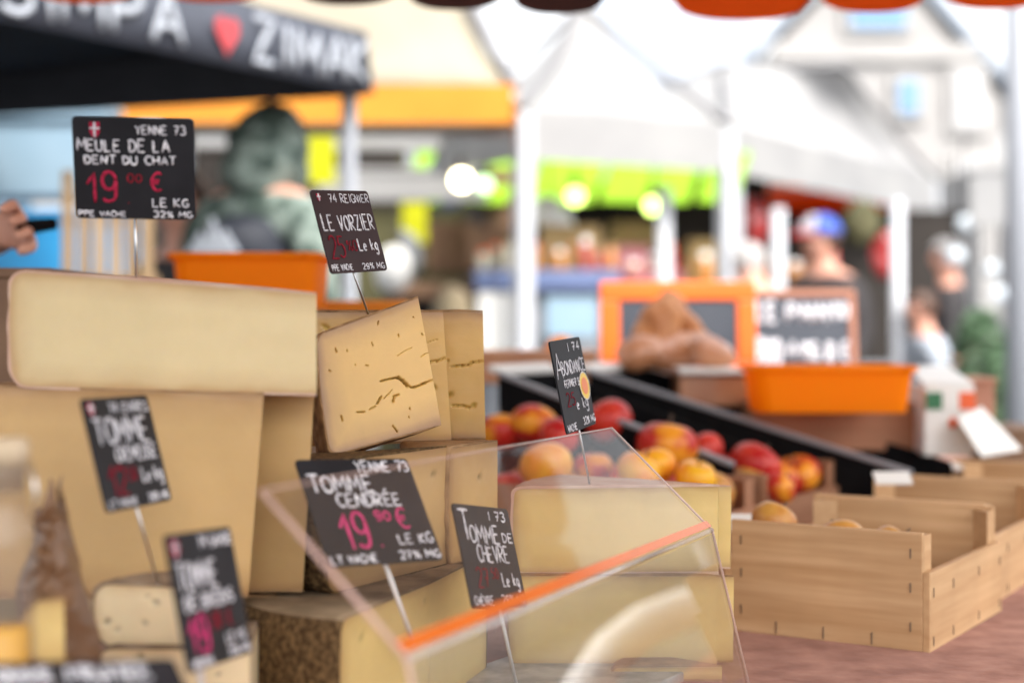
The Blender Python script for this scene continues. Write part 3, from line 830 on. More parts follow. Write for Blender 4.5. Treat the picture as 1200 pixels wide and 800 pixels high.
# small pieces bottom left
yT = 1.25
cheese('upper half of a small cream tomme with grey brown rind, pin sign in its top', P(113, 684, yT), P(232, 690, yT - .01), P(232, 757, yT - .01), P(117, 756, yT), sweep=80, paste='paste_cream', rind='rind_grey', corner=.012, seed=9, eyes=5, steps=30, rind_t=.003, name='small_tomme')
cheese('lower half of a small cream tomme under the grey rinded one', P(116, 760, yT - .01), P(292, 762, yT - .02), P(292, 838, yT - .02), P(118, 836, yT - .01), sweep=80, paste='paste_cream', rind='rind_grey', corner=.012, seed=10, eyes=5, steps=30, rind_t=.003, name='small_tomme')
for i, zz in enumerate((0,)):
    q0, q1 = P(116, 842, yT), P(300, 842, yT)
    cheese('tomme half hidden at the foot of the small cream stack', q0, q1, dn(q1, TZ + .004), dn(q0, TZ + .004), sweep=80, paste='paste_cream', rind='rind_grey', seed=11, steps=30, name='small_tomme')
b0, b1 = P(250, 700, 1.40), P(328, 706, 1.385)
b0.z = b1.z = P(0, 699, 1.40).z
cheese('small pale block right of the blurred leaning sign, carrying the tall block', b0, b1, P(328, 786, 1.385), P(250, 784, 1.40), sweep=60, paste='paste_gold', rind='rind_tan', corner=.004, seed=12, name='cheese_block')
q0, q1 = P(225, 789, 1.39), P(348, 792, 1.37)
cheese('brown topped slab at the bottom edge under the small pale block', q0, q1, dn(q1, TZ + .004), dn(q0, TZ + .004), sweep=60, paste='paste_gold', rind='rind_tan', corner=.004, seed=13, name='cheese_block')
cheese('yellow cheese end standing between the bottle and the paper bag', P(30, 704, 1.1), P(75, 702, 1.1), P(76, 775, 1.1), P(32, 775, 1.1), sweep=60, paste='paste_yellow', rind='rind_tan', corner=.016, seed=14)
q0, q1 = P(28, 778, 1.11), P(84, 778, 1.1)
cheese('plain cheese piece under the yellow cheese end', q0, q1, dn(q1, TZ + .004), dn(q0, TZ + .004), sweep=60, paste='paste_yellow', rind='rind_tan', seed=15)

# leaning open-textured wedge with cracks
QW = [(372, 393), (490, 349), (517, 497), (388, 533)]
def inv(px, py, q):
    s, t = .5, .5
    TLx, TRx, BRx, BLx = [Vector(p) for p in q]
    tgt = Vector((px, py))
    for _ in range(30):
        f = (BLx * (1 - s) + BRx * s) * (1 - t) + (TLx * (1 - s) + TRx * s) * t - tgt
        ds = (BRx - BLx) * (1 - t) + (TRx - TLx) * t
        dt = (TLx * (1 - s) + TRx * s) - (BLx * (1 - s) + BRx * s)
        det = ds.x * dt.y - ds.y * dt.x
        s -= (f.x * dt.y - f.y * dt.x) / det; t -= (ds.x * f.y - ds.y * f.x) / det
    return s, t
PW = .66
def cw(pts, q=QW): return [inv(360 + x / 3.636, 330 + y / 3.636, q) for x, y in pts]
pits = [
    (cw([(308, 426), (340, 418), (372, 411), (395, 418), (415, 432), (440, 452), (462, 450), (500, 432), (536, 418)]), .0011, .006, .95),
    (cw([(385, 412), (405, 425), (425, 443)]), .0021, .006, .9),
    (cw([(208, 557), (240, 556)]), .0009, .004, 1.0), (cw([(262, 545), (285, 532)]), .0009, .003, .8),
    (cw([(295, 522), (310, 492)]), .0015, .004, .85), (cw([(322, 500), (352, 470), (358, 462)]), .0006, .003, .8),
    (cw([(363, 512), (366, 490)]), .0017, .005, .8), (cw([(376, 486), (386, 482)]), .0012, .004, .8),
    
    (cw([(143, 575), (148, 590)]), .0014, .004, .75), (cw([(166, 292), (168, 298)]), .0013, .003, .7), (cw([(384, 228), (386, 234)]), .0012, .004, .8),
    (cw([(486, 222), (490, 226)]), .0010, .003, .7), (cw([(118, 285), (122, 300)]), .0010, .003, .5), (cw([(92, 378), (98, 382)]), .0012, .003, .6),
    (cw([(270, 262), (276, 275)]), .0009, .003, .6), (cw([(298, 170), (296, 185)]), .0010, .003, .6), (cw([(448, 150), (452, 154)]), .0008, .003, .6),
    (cw([(360, 615), (380, 640)]), .0011, .004, .7), 
    (cw([(380, 318), (410, 298), (442, 284)]), .0005, .0014, .35), (cw([(482, 322), (500, 310), (522, 302)]), .0005, .0014, .35),
    (cw([(246, 358), (256, 360)]), .0009, .003, .5), (cw([(200, 355), (203, 358)]), .0009, .002, .5), (cw([(428, 575), (430, 580)]), .0009, .003, .5), (cw([(432, 540), (434, 545)]), .0009, .003, .5),
]
WTL, WTR, WBR, WBL = P(372, 393, 1.505), P(490, 349, 1.575), P(517, 497, 1.56), P(388, 533, 1.49)
cheese('leaning golden wedge with olive green cracks and small holes in its cut face', WTL, WTR, WBR, WBL, sweep=46, paste='paste_vorzier', rind='rind_brown', corner=.010, seed=16, grid=(260, 240), pits=[(a_, b_ * PW, c_ * 1.5, d_ * .9) for a_, b_, c_, d_ in pits], eyes=0, wob=.0005, rind_t=.0018)
Q1 = [(440, 365), (527 - 27 + 0, 365), (529, 515), (450, 515)]
def band(x0, y0, x1, y1, q, n=7):
    out_ = []
    for i in range(n):
        f = i / (n - 1)
        out_.append(inv(x0 + (x1 - x0) * f, y0 + (y1 - y0) * f + random.uniform(-1.2, 1.2), q))
    return out_
QA = [(362, 366), (519, 366), (529, 515), (362, 515)]
cheese('upright golden slice half hidden directly behind the leaning cracked wedge', P(362, 366, 1.63), P(519, 366, 1.655), P(529, 515, 1.655), P(362, 520, 1.63), sweep=34, paste='paste_vorzier', rind='rind_brown', corner=.006, seed=17, grid=(150, 130), eyes=9, rind_t=.0025,
       pits=[(band(480, 430, 527, 419, QA), .0010, .004, .6), (band(495, 405, 512, 398, QA, 3), .0005, .002, .4)])
QB = [(440, 366), (566, 366), (569, 513), (440, 513)]
cheese('second upright golden slice with two level cracks, rightmost of the middle stack', P(440, 366, 1.70), P(566, 366, 1.70), P(569, 513, 1.70), P(440, 513, 1.70), sweep=34, paste='paste_vorzier', rind='rind_brown', corner=.006, seed=18, grid=(150, 130), eyes=9, rind_t=.0025,
       pits=[(band(528, 431, 567, 423, QB), .0011, .004, .55), (band(530, 474, 556, 477, QB, 5), .0011, .004, .6)])

# right stack behind the guard
YR = 1.68
r1 = [P(603, 573, YR), P(842, 570, YR), P(842, 669, YR), P(606, 670, YR)]
cheese('pale wedge with dusty pink rind on top of the right stack behind the guard', *r1, sweep=40, paste='paste_yellow', rind='rind_pink', corner=.007, seed=20, grid=(60, 26), rind_t=.003)
cheese('thin pale slice showing behind the right end of the pink rinded wedge', P(660, 571, YR + .035), P(857, 570, YR + .035), P(856, 664, YR + .035), P(660, 664, YR + .035), sweep=30, paste='paste_yellow', rind='rind_pink', corner=.004, seed=21)
cheese('pale wedge in the middle of the right stack, under the pink rinded one', P(598, 675, YR - .01), P(840, 675, YR - .01), P(840, 777, YR - .01), P(600, 777, YR - .01), sweep=40, paste='paste_yellow', rind='rind_tan', corner=.006, seed=22, grid=(60, 26))
cheese('thin pale slice showing behind the right end of the middle wedge', P(660, 676, YR + .03), P(860, 676, YR + .03), P(859, 773, YR + .03), P(660, 773, YR + .03), sweep=30, paste='paste_yellow', rind='rind_tan', corner=.004, seed=23)
q0, q1 = P(722, 782, YR - .05), P(846, 781, YR - .05)
cheese('pale slab at the very bottom of the right stack', q0, q1, dn(q1, TZ + .004), dn(q0, TZ + .004), sweep=40, paste='paste_yellow', rind='rind_tan', corner=.003, seed=24, grid=(30, 8))
mb = MB(); c = P(640, 800, 1.585); c.z = TZ + .006
mb.box(c, .26, .20, .012, U, V)
tag(mb.build('serving_board', M['marble'], bevel=.002), 'grey mottled board lying under the clear guard left of the right stack', 'board')

# ------------------------------------------------------------------ price signs
price_sign([(85, 136), (226, 141), (231, 258), (88, 257)], 1.40, [
    ('YENNE 73', .52, .075, .93, .16, 'chalk', .00085), ('MEULE DE LA', .035, .215, .79, .33, 'chalk', .00105), ('DENT DU CHAT', .095, .375, .84, .455, 'chalk', .00105),
    ('19', .11, .53, .36, .83, 'chalk_red', .0017), ('00', .44, .55, .56, .63, 'chalk_dark', .0009), ('€', .62, .53, .72, .71, 'chalk_red', .0013), ('.', .42, .8, .46, .84, 'chalk_dark', .001),
    ('LE KG', .645, .79, .94, .87, 'chalk', .00095), ('PPE VACHE', .03, .925, .42, .975, 'chalk', .0008), ('32% MG', .65, .915, .97, .975, 'chalk', .0008)],
    'wide black sign with a red 19.00 euro price standing on the topmost wedge', pin=((158, 258), (160, 322)), shield=(.185, .125, .085, .15), pin_y=1.42)
price_sign([(364, 223), (432, 223), (455, 317), (390, 320)], 1.56, [
    ('74 REIGNIER', .27, .05, .97, .15, 'chalk', .0007), ('LE VORZIER', .06, .30, .95, .49, 'chalk', .0011),
    ('25', .08, .56, .33, .82, 'chalk_dark', .0012), ('%0', .38, .62, .55, .74, 'chalk_dark', .0008), ('Le kg', .58, .60, .92, .74, 'chalk', .0011),
    ('PPE VACHE', .03, .90, .38, .97, 'chalk', .0007), ('29% MG', .56, .90, .95, .97, 'chalk', .0007)],
    'maroon black sign with a dull red 25 euro price above the cracked wedge', pin=((415, 320), (428, 358)), board='slate_warm', shield=(.10, .09, .055, .09), pin_y=1.58)
price_sign([(94, 468), (176, 461), (201, 586), (130, 599)], 1.22, [
    ('74 EVIRES', .36, .06, .95, .15, 'chalk', .0009), ('TOMME', .08, .20, .88, .42, 'chalk', .0015), ('CRÉMEUSE', .30, .46, .93, .58, 'chalk', .0011),
    ('12', .12, .62, .38, .87, 'chalk_dark', .0017), ('50', .42, .64, .54, .76, 'chalk_dark', .001), ('Le kg', .62, .66, .93, .79, 'chalk', .0011),
    ('LT VACHE', .05, .91, .46, .97, 'chalk', .0009), ('28% MG', .64, .90, .95, .97, 'chalk', .0009)],
    'tilted black sign pinned in the small tomme in front of the tall pale block', pin=((162, 597), (180, 665)), shield=(.10, .10, .08, .11), pin_y=1.24)
price_sign([(190, 630), (276, 612), (293, 766), (229, 784)], 1.12, [
    ('74 SAVOIE', .46, .05, .97, .13, 'chalk', .0011), ('TOMME', .06, .23, .64, .43, 'chalk', .0013), ('DE BREBIS', .10, .47, .84, .57, 'chalk', .0012),
    ('19', .10, .62, .36, .88, 'chalk_pink', .0020), ('90 €', .44, .62, .76, .74, 'chalk_dark', .0012), ('LE KG', .62, .80, .92, .87, 'chalk', .0011),
    ('BREBIS', .08, .93, .36, .98, 'chalk', .001), ('25% MG', .62, .91, .96, .97, 'chalk', .001)],
    'most blurred standing black sign leaning in front of the small cream tommes', pin=((242, 784), (236, 815)), shield=(.10, .11, .10, .13), pin_mat='white_pin', pin_r=.0025, pin_y=1.12)
price_sign([(345, 538), (480, 535), (520, 655), (390, 662)], 1.34, [
    ('YENNE 73', .50, .03, .98, .13, 'chalk', .0011), ('TOMME', .05, .16, .60, .32, 'chalk', .0014), ('CENDRÉE', .24, .34, .80, .46, 'chalk', .0013),
    ('19', .20, .53, .42, .85, 'chalk_pink', .0019), ('90', .52, .51, .66, .60, 'chalk_pink', .0011), ('€', .70, .50, .80, .68, 'chalk_pink', .0013), ('.', .48, .80, .52, .84, 'chalk_pink', .0014),
    ('LE KG', .66, .74, .96, .83, 'chalk', .0011), ('LT VACHE', .03, .91, .42, .98, 'chalk', .0010), ('27% MG', .62, .90, .98, .97, 'chalk', .0010)],
    'wide charcoal sign with a pink 19.90 euro price behind the slanting guard edge', pin=((452, 658), (478, 735)), pin_mat='white_pin', pin_r=.0022, pin_y=1.36)
price_sign([(531, 590), (595, 594), (620, 712), (555, 710)], 1.46, [
    ('I 73', .60, .05, .90, .14, 'chalk', .0010), ('T', .06, .06, .22, .35, 'chalk', .0014), ('OMME', .20, .20, .72, .37, 'chalk', .0012), ('DE', .78, .26, .96, .35, 'chalk', .0010), ('CHÈVRE', .26, .40, .82, .56, 'chalk', .0011),
    ('27', .18, .62, .38, .80, 'chalk_dark', .0010), ('50', .44, .62, .56, .72, 'chalk_dark', .0008), ('Le kg', .62, .66, .92, .79, 'chalk', .0011),
    ('CHÈVRE', .05, .89, .38, .97, 'chalk', .0008), ('28% MG', .54, .88, .96, .96, 'chalk', .0008)],
    'narrow black sign whose foot is crossed by the orange reflection painted on the guard', pin=((588, 715), (601, 783)), pin_mat='white_pin', pin_r=.0017, pin_y=1.50)
price_sign([(644, 401), (680, 393), (699, 497), (666, 508)], 1.66, [
    ('I 74', .52, .05, .90, .14, 'chalk', .0009), ('A', .04, .16, .20, .42, 'chalk', .0010), ('BONDANCE', .20, .24, .97, .38, 'chalk', .0010), ('FERMIER BIO', .20, .44, .78, .52, 'chalk', .0008),
    ('25', .18, .58, .44, .72, 'chalk_dark', .0008), ('e kg', .46, .66, .84, .78, 'chalk', .0009), ('VACHE', .04, .91, .34, .98, 'chalk', .0008), ('32% MG', .58, .88, .98, .96, 'chalk', .0008)],
    'small slate sign with a yellow oval seal standing on the right stack', pin=((681, 505), (691, 567)), sticker=(.83, .55, .16, .155), pin_y=1.70)
# flat sign in the nearest left corner
price_sign([(-40, 778), (188, 769), (262, 838), (-60, 850)], .93, [
    ('TOMME FRUITÉE', .14, .12, .86, .34, 'chalk', .0015), ('18', .2, .5, .4, .9, 'chalk_pink', .002), ('LE KG', .6, .6, .9, .8, 'chalk', .0014)],
    'black sign lying tipped back along the bottom left edge, nearest of all', k=1.5, pin=((100, 845), (100, 870)), pin_mat='white_pin', pin_r=.002, pin_y=.95)

# ------------------------------------------------------------------ clear guard over the cheeses
gA, gB, gC, gD = P(308, 573, 1.02), P(718, 500, 1.617), P(836, 620, 1.57), P(470, 750, 1.018)
Ug = (gB - gA).normalized()
gN = (gB - gA).cross(gD - gA).normalized()
if gN.z < 0: gN = -gN
gC = gC; gD = gC - (gB - gA)     # keep it a true rectangle
out_g = Ug.cross(Z).normalized()
if out_g.x < 0: out_g = -out_g
drop = gC.z - TZ - .004
gE = gC + out_g * (drop * .25) - Z * drop
gFf = gE - (gB - gA)
root = thing('display_guard', (gA + gB + gE + gFf) / 4 * 1, 'bent clear acrylic guard with a painted orange reflection leaning over the cheeses', 'display guard')
lN = (gE - gC).cross(Ug).normalized()
if lN.x < 0: lN = -lN
mb = MB(); mb.slab([gA, gB, gC, gD], -gN, .003); mb.build('upper_pane', M['acrylic'], root)
i_ = (gE - gC).normalized() * .004
mb = MB(); mb.slab([gC + i_, gE, gFf, gD + i_], -lN, .003); mb.build('lower_pane', M['acrylic_low'], root)
mb = MB(); mb.tube([gD - (gN + lN) * .001, gC - (gN + lN) * .001], .0026, 10); mb.build('bend', M['acrylic_bend'], root)
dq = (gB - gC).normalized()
mb = MB(); mb.slab([gD + dq * .0035 + gN * .0008, gC + dq * .0035 + gN * .0008, gC + dq * .0115 + gN * .0008, gD + dq * .0135 + gN * .0008], gN, .0006); mb.build('reflection_strip', M['painted_reflection'], root)  # awning's orange reflection along the bend, put into a tinted strip
mb = MB()
for (a_, b_, r_) in ((gA - gN * .0015, gD - gN * .0015, .0019), (gB - gN * .0015, gC - gN * .0015, .0011), (gA - gN * .0015, gB - gN * .0015, .0008), (gC - lN * .0015, gE - lN * .0015, .0014), (gD - lN * .0015, gFf - lN * .0015, .0017)):
    m1 = MB(); m1.tube([a_, b_], r_ * 1.0, 8); m1.build('polished_edge', M['acrylic_edge'], root)

# unseen white hoop, added only to mirror a white arc in the lower pane
root = thing('added_reflection_hoop', (2.03, 3.25, 0), 'white hoop added out of view, seen only as the white arc mirrored in the guard', 'added hoop')
hp_ = [(2.05, 2.68, .04), (2.05, 2.70, .5), (2.05, 2.76, .74), (2.04, 2.86, .87), (2.02, 2.99, .93), (2.01, 3.12, .95), (2.01, 3.28, .94), (2.02, 3.46, .90), (2.04, 3.70, .84), (2.04, 3.84, .72), (2.04, 3.92, .5), (2.04, 3.95, .04)]
mb = MB(); mb.tube(hp_, .055, 16); mb.build('added_hoop', M['white_gloss'], root)
for (x, y, z_) in (hp_[0], hp_[-1]):
    mb = MB(); mb.tube([(x, y, 0), (x, y, .03)], .12, 20); mb.build('foot', M['pole_grey'], root)

# ------------------------------------------------------------------ bottle and paper bag, bottom left
yb = 1.0
p0 = P(0, 515, yb); px_ = yb / F
root = thing('oil_bottle', (p0.x, yb, TZ), 'out of focus glass bottle with pale stopper and golden oil at the left edge', 'bottle')
zz = lambda py: P(0, py, yb).z
mb = MB(); mb.lathe([(.019, TZ), (.0218, TZ + .004), (.0218, zz(640)), (.0205, zz(615)), (.0165, zz(600)), (.0165, zz(560)), (.019, zz(556)), (.019, zz(548)), (.0165, zz(546))], (p0.x, yb, 0), 40)
mb.build('glass_body', M['bottle_glass'], root)
mb = MB(); mb.lathe([(.016, TZ + .006), (.0185, TZ + .009), (.0185, zz(736)), (.0178, zz(734))], (p0.x, yb, 0), 32); mb.build('oil', M['oil'], root)
mb = MB(); mb.lathe([(.0150, zz(575)), (.0150, zz(546)), (.0185, zz(545)), (.0185, zz(516)), (.015, zz(513))], (p0.x, yb, 0), 28); mb.build('stopper', M['cork'], root)
mb = MB(); mb.tube([(p0.x + .021, yb, zz(545)), (p0.x + .0235, yb, zz(580)), (p0.x + .0215, yb, zz(612))], .0012, 8); mb.build('wire_clip', M['steel'], root)
mb = MB(); mb.tube([(p0.x - .021, yb, zz(545)), (p0.x - .0235, yb, zz(580)), (p0.x - .0215, yb, zz(612))], .0012, 8); mb.build('wire_clip', M['steel'], root)

# crumpled kraft bag
yk = 1.17
bag_o = [(22, 790), (20, 700), (30, 622), (44, 596), (58, 590), (70, 558), (80, 568), (92, 610), (104, 640), (114, 678), (118, 720), (122, 800)]
mb = MB(); nx, nz = 44, 54
def bag_pt(fx, fz, side):
    # fz 0 bottom..1 top
    py = 840 - (840 - 565) * fz
    left = 18 + 26 * max(0, fz - .55) / .45 + 3 * math.sin(fz * 17)
    right = 124 - 16 * fz - 34 * max(0, fz - .45) / .55
    top_cut = 0
    px = left + (right - left) * fx
    topy = 596 - 38 * math.exp(-((fx - .72) / .16) ** 2) + 26 * max(0, fx - .85) / .15
    py = 840 - (840 - topy) * fz
    dep = .05 * (1 - .75 * fz) * math.sin(PI * min(1, max(0, fx)) ) * (1 if side == 0 else -1)
    q = P(px, py, yk)
    cr = noise.noise(Vector((px * .045, py * .03, side * 9.0))) * .010 + abs(noise.noise(Vector((px * .03 + py * .05, py * .02 - px * .04, 4 + side)))) * .011
    return q + Vector((0, -dep - (cr if side == 0 else -cr) * math.sin(PI * min(1, max(0, fx))) ** .5, 0))
for side in (0, 1):
    vs = [bag_pt(i / nx, j / nz, side) for j in range(nz + 1) for i in range(nx + 1)]
    fs = [(j * (nx + 1) + i, j * (nx + 1) + i + 1, (j + 1) * (nx + 1) + i + 1, (j + 1) * (nx + 1) + i) for j in range(nz) for i in range(nx)]
    if side: fs = [f[::-1] for f in fs]
    mb.add(vs, fs, 0, False)
o = mb.build('paper_bag', M['paper_brown'])
tag(o, 'crumpled brown paper bag standing between the bottle and the small tommes', 'paper bag')
# keep the bag on the table
zmin = min(v.co.z for v in o.data.vertices)

# ------------------------------------------------------------------ wooden crates
CL, CH, CLow = .31, .137, .092
def make_crate(m, my, label, group, CW=.24):
    r = thing('wooden_crate', (0, 0, 0), label, 'crate', group)
    t = .009
    for x in (t / 2, CL - t / 2):
        mb = MB(); mb.box((x, CW / 2, CH / 2 + .002), t, CW, CH); sb = mb.build('side_board', my, r, local=True, bevel=.0012)
        st = MB()
        for yy in (.014, CW - .014):
            for z_ in (.03, .075, .115):
                st.box((x + (-.0052 if x < CL / 2 else .0052), yy, z_), .0008, .0014, .011)
        for yy in (CW * .25, CW * .5, CW * .75):
            st.box((x + (-.0052 if x < CL / 2 else .0052), yy, .012), .0008, .0014, .014)
        st.build('staples', M['staple'], sb, local=True)
    for y_ in (-.0045, CW + .0045):
        mb = MB(); mb.box((CL / 2, y_, CLow / 2 + .002), CL, t, CLow); eb = mb.build('end_board', m, r, local=True, bevel=.0012)
        st = MB()
        for x in (.012, CL - .012, .09, .2):
            for z_ in (.014, .07): st.box((x, y_ + (-.0052 if y_ < 0 else .0052), z_), .0014, .0008, .011)
        st.build('staples', M['staple'], eb, local=True)
    for (x, y_, sx, sy) in ((t, 0, 1, 1), (CL - t, 0, -1, 1), (t, CW, 1, -1), (CL - t, CW, -1, -1)):
        mb = MB(); e = .026
        mb.slab([(x + sx * .0006, y_ + sy * .0006, .01), (x + sx * e, y_ + sy * .0006, .01), (x + sx * .0006, y_ + sy * e, .01)], (0, 0, 1), CH - .012); mb.build('corner_post', m, r, local=True)
    mb = MB()
    for i in range(5): mb.box((.03 + i * .0625, CW / 2, .0045), .055, CW - .004, .005)
    mb.build('slatted_base', m, r, local=True)
    return r
crate0 = make_crate(M['crate'], M['crate_y'], 'nearest pale wooden crate with a few apples, at the front right of the table', 'wooden crates along the market table')
crate0.location = T(0, 0, 0); crate0.rotation_euler = (0, 0, ANG)
# local +y must run along V
for i, lab in ((1, 'second pale wooden crate, directly behind the nearest one along the table edge'), (2, 'third pale wooden crate along the table edge, with a white card on its rim'), (3, 'farthest pale wooden crate along the table edge, below the striped white box'), (4, 'last pale crate of the front row, cut by the right edge of the picture')):
    c = copy_tree(crate0); c['label'] = lab
    c.location = T(i * .335, .02 if i % 2 else -.01, 0); c.rotation_euler = (0, 0, ANG + R((0, 1.5, -1, .8, 0)[i]))
crate1 = make_crate(M['crate_red'], M['crate_red_y'], 'reddish wooden apple crate showing behind the clear guard', 'wooden crates along the market table', CW=.36)
crate1.location = T(.20, .43, 0); crate1.rotation_euler = (0, 0, ANG)
for a_, lab in ((.555, 'reddish wooden crate heaped with red and yellow apples in the middle of the table'), (.912, 'empty reddish wooden crate farthest along the table, below the black tray')):
    c = copy_tree(crate1); c['label'] = lab; c.location = T(a_, .43, 0); c.rotation_euler = (0, 0, ANG)

# ------------------------------------------------------------------ apples
def make_apple(m, name, label, cat='apple'):
    prof = []
    for i in range(19):
        t = -90 + 10 * i
        r_ = math.cos(R(t)) * (1 + .05 * math.sin(R(t)))
        z_ = math.sin(R(t)) * .88
        if t > 50: z_ -= .32 * ((t - 50) / 40) ** 1.6
        if t < -60: z_ += .12 * ((-60 - t) / 30) ** 1.5
        prof.append((max(r_, .004) * .042, z_ * .042))
    mb = MB(); mb.lathe(prof, (0, 0, 0), 28)
    o = mb.build(name, M[m], local=True)
    tag(o, label, cat)
    s = MB(); s.tube([(0, 0, .024), (.001, 0, .034), (.004, 0, .046)], [.0016, .0013, .0018], 6); s.build('stem', M['bark'], o, local=True)
    return o
protos = {k: make_apple(k, 'apple', '') for k in ('apple_red', 'apple_mix', 'apple_yel', 'apple_tan')}
first = set(protos)
apn = 0
def apple(k, p, r, label, group='apples heaped in the wooden crates', tilt=None):
    global apn
    if k in first: o = protos[k]; first.discard(k)
    else: o = copy_tree(protos[k])
    o.location = p
    s = r / .042; o.scale = (s * random.uniform(.95, 1.05), s * random.uniform(.95, 1.05), s * random.uniform(.88, 1.02))
    o.rotation_euler = tilt or (random.uniform(-.7, .7), random.uniform(-.7, .7), random.uniform(0, 6.28))
    o['label'] = label; o['group'] = group
    apn += 1
    return o
def ap(k, px, py, rp, y, label): apple(k, P(px, py, y), rp * y / F, label)
ap('apple_red', 885, 546, 32, 2.56, 'big bright red apple standing out at the right of the heap')
ap('apple_mix', 782, 523, 37, 2.50, 'large dark red apple with a yellow dimple in the middle of the heap')
ap('apple_red', 714, 494, 29, 2.62, 'red apple right beside the sign with the yellow seal')
ap('apple_mix', 626, 499, 29, 2.60, 'orange yellow apple left of the sign with the yellow seal')
ap('apple_red', 655, 511, 24, 2.50, 'dark red apple half hidden by the small slate sign')
ap('apple_mix', 588, 506, 26, 2.62, 'reddish orange apple next to the upright golden slices')
ap('apple_yel', 640, 546, 31, 2.32, 'pale yellow apple seen through the guard above the pink rinded wedge')
ap('apple_mix', 695, 548, 24, 2.34, 'small blushed apple seen through the guard beside the pin')
ap('apple_yel', 767, 547, 25, 2.34, 'yellow apple just behind the slanting end of the guard')
ap('apple_yel', 748, 552, 27, 2.28, 'yellow apple seen through the upper corner of the guard')
ap('apple_yel', 815, 560, 25, 2.30, 'round yellow apple standing right of the guard corner')
ap('apple_red', 826, 528, 23, 2.62, 'red apple between the large dark one and the bright one')
ap('apple_mix', 912, 572, 22, 2.50, 'orange flushed apple under the big bright red one')
ap('apple_tan', 907, 612, 27, 1.97, 'russet apple peeping over the left end of the nearest crate')
ap('apple_tan', 984, 634, 30, 1.93, 'russet apple showing its top above the front board of the nearest crate')
ap('apple_tan', 1046, 641, 28, 1.90, 'second russet apple above the front board, near the corner of the nearest crate')
ap('apple_tan', 1104, 688, 27, 1.98, 'brownish apple low inside the right end of the nearest crate')
# filler layers
kinds = ['apple_red', 'apple_mix', 'apple_yel', 'apple_mix', 'apple_yel', 'apple_tan']
for ci, (u0, lab) in enumerate(((.20, 'apple lying in the heap of the reddish crate behind the guard'), (.555, 'apple lying in the heap of the middle reddish crate'))):
    for lay in (0, 1):
        for i in range(3):
            for j in range(4):
                q = T(u0 + .065 + i * .09 + random.uniform(-.008, .008),   .43 + .05 + j * .087 + random.uniform(-.01, .01), .05 + lay * .066)
                apple(random.choice(kinds), q, random.uniform(.038, .043), lab + (' top layer' if lay else ' bottom layer'), 'apples in the %s layer of the %s crate' % (('lower', 'upper')[lay], ('guard', 'middle')[ci]))
for j in range(2):
    apple('apple_tan', T(.08 + .1 * j, .12, .05), .04, 'russet apple hidden behind the front board of the nearest crate', 'apples low in the nearest crate')

# white paper liners and cards on the rims
for (px, py, y, lab, sx, tl) in ((1046, 560, 2.33, 'small white card lying across the rim of the third front crate', .055, .1), (1132, 545, 2.75, 'small white card lying on the rim of the far front crate', .05, .05), (868, 612, 2.05, 'white paper liner corner at the left end of the nearest crate', .04, .3)):
    q = P(px, py, y)
    mb = MB(); mb.box(q, sx, .03, .003, (1, 0, 0), Vector((0, 1, .5 + tl)).normalized(), Vector((0, -.5 - tl, 1)).normalized()); tag(mb.build('paper_card', M['card_white']), lab, 'card')

# ================================================================== MIDDLE DISTANCE ON THE TABLE
# two sloping black display trays with pale aluminium rims
def tray(start, length, width, drop, label):
    W_ = -V
    root = thing('display_tray', dn(start, TZ), label, 'display tray', 'sloping black display trays')
    sl = (W_ * length - Z * drop)
    n = sl.normalized()
    far = U * width
    def q(a, b, dz=0): return start + sl * a + far * b + Z * dz
    up = n.cross(U).normalized()
    if up.z < 0: up = -up
    def wall(a0, b0, a1, b1, nm, off):
        mb = MB(); p0, p1 = q(a0, b0), q(a1, b1)
        mb.slab([p0, p1, dn(p1, TZ + .004), dn(p0, TZ + .004)], off, .008); mb.build(nm, M['black'], root)
    wall(0, 0, 1, 0, 'side_wall', U); wall(0, 1, 1, 1, 'side_wall', -U)
    mb = MB(); p0, p1 = q(0, 0) + U * .009, q(0, 1) - U * .009; mb.slab([p0, p1, dn(p1, TZ + .004), dn(p0, TZ + .004)], W_, .008); mb.build('back_wall', M['black'], root)
    mb = MB(); mb.slab([q(.01, .03, -.07), q(1, .03, -.07), q(1, .97, -.07), q(.01, .97, -.07)], -up, .006); mb.build('floor_board', M['black'], root)
    for (a0, b0, a1, b1) in ((0, 0, 1, 0),):
        mb = MB(); p0, p1 = q(a0, b0) + up * .004, q(a1, b1) + up * .004
        mb.box((p0 + p1) / 2, (p1 - p0).length, .016, .008, n, U, up); mb.build('rim', M['alu'], root, bevel=.002)
    mb = MB(); p0, p1 = q(0, 0) + up * .006, q(0, 1) + up * .006; mb.box((p0 + p1) / 2 - n * .012, (p1 - p0).length, .03, .012, U, n, up); mb.build('rim', M['card_white'], root, bevel=.002)
    return root
tray(P(690, 437, 3.0), .64, .27, .165, 'sloping black display tray with pale metal rims behind the bright red apple')
tray(P(584, 440, 2.72), .45, .20, .139, 'sloping black display tray behind the sign with the yellow seal')

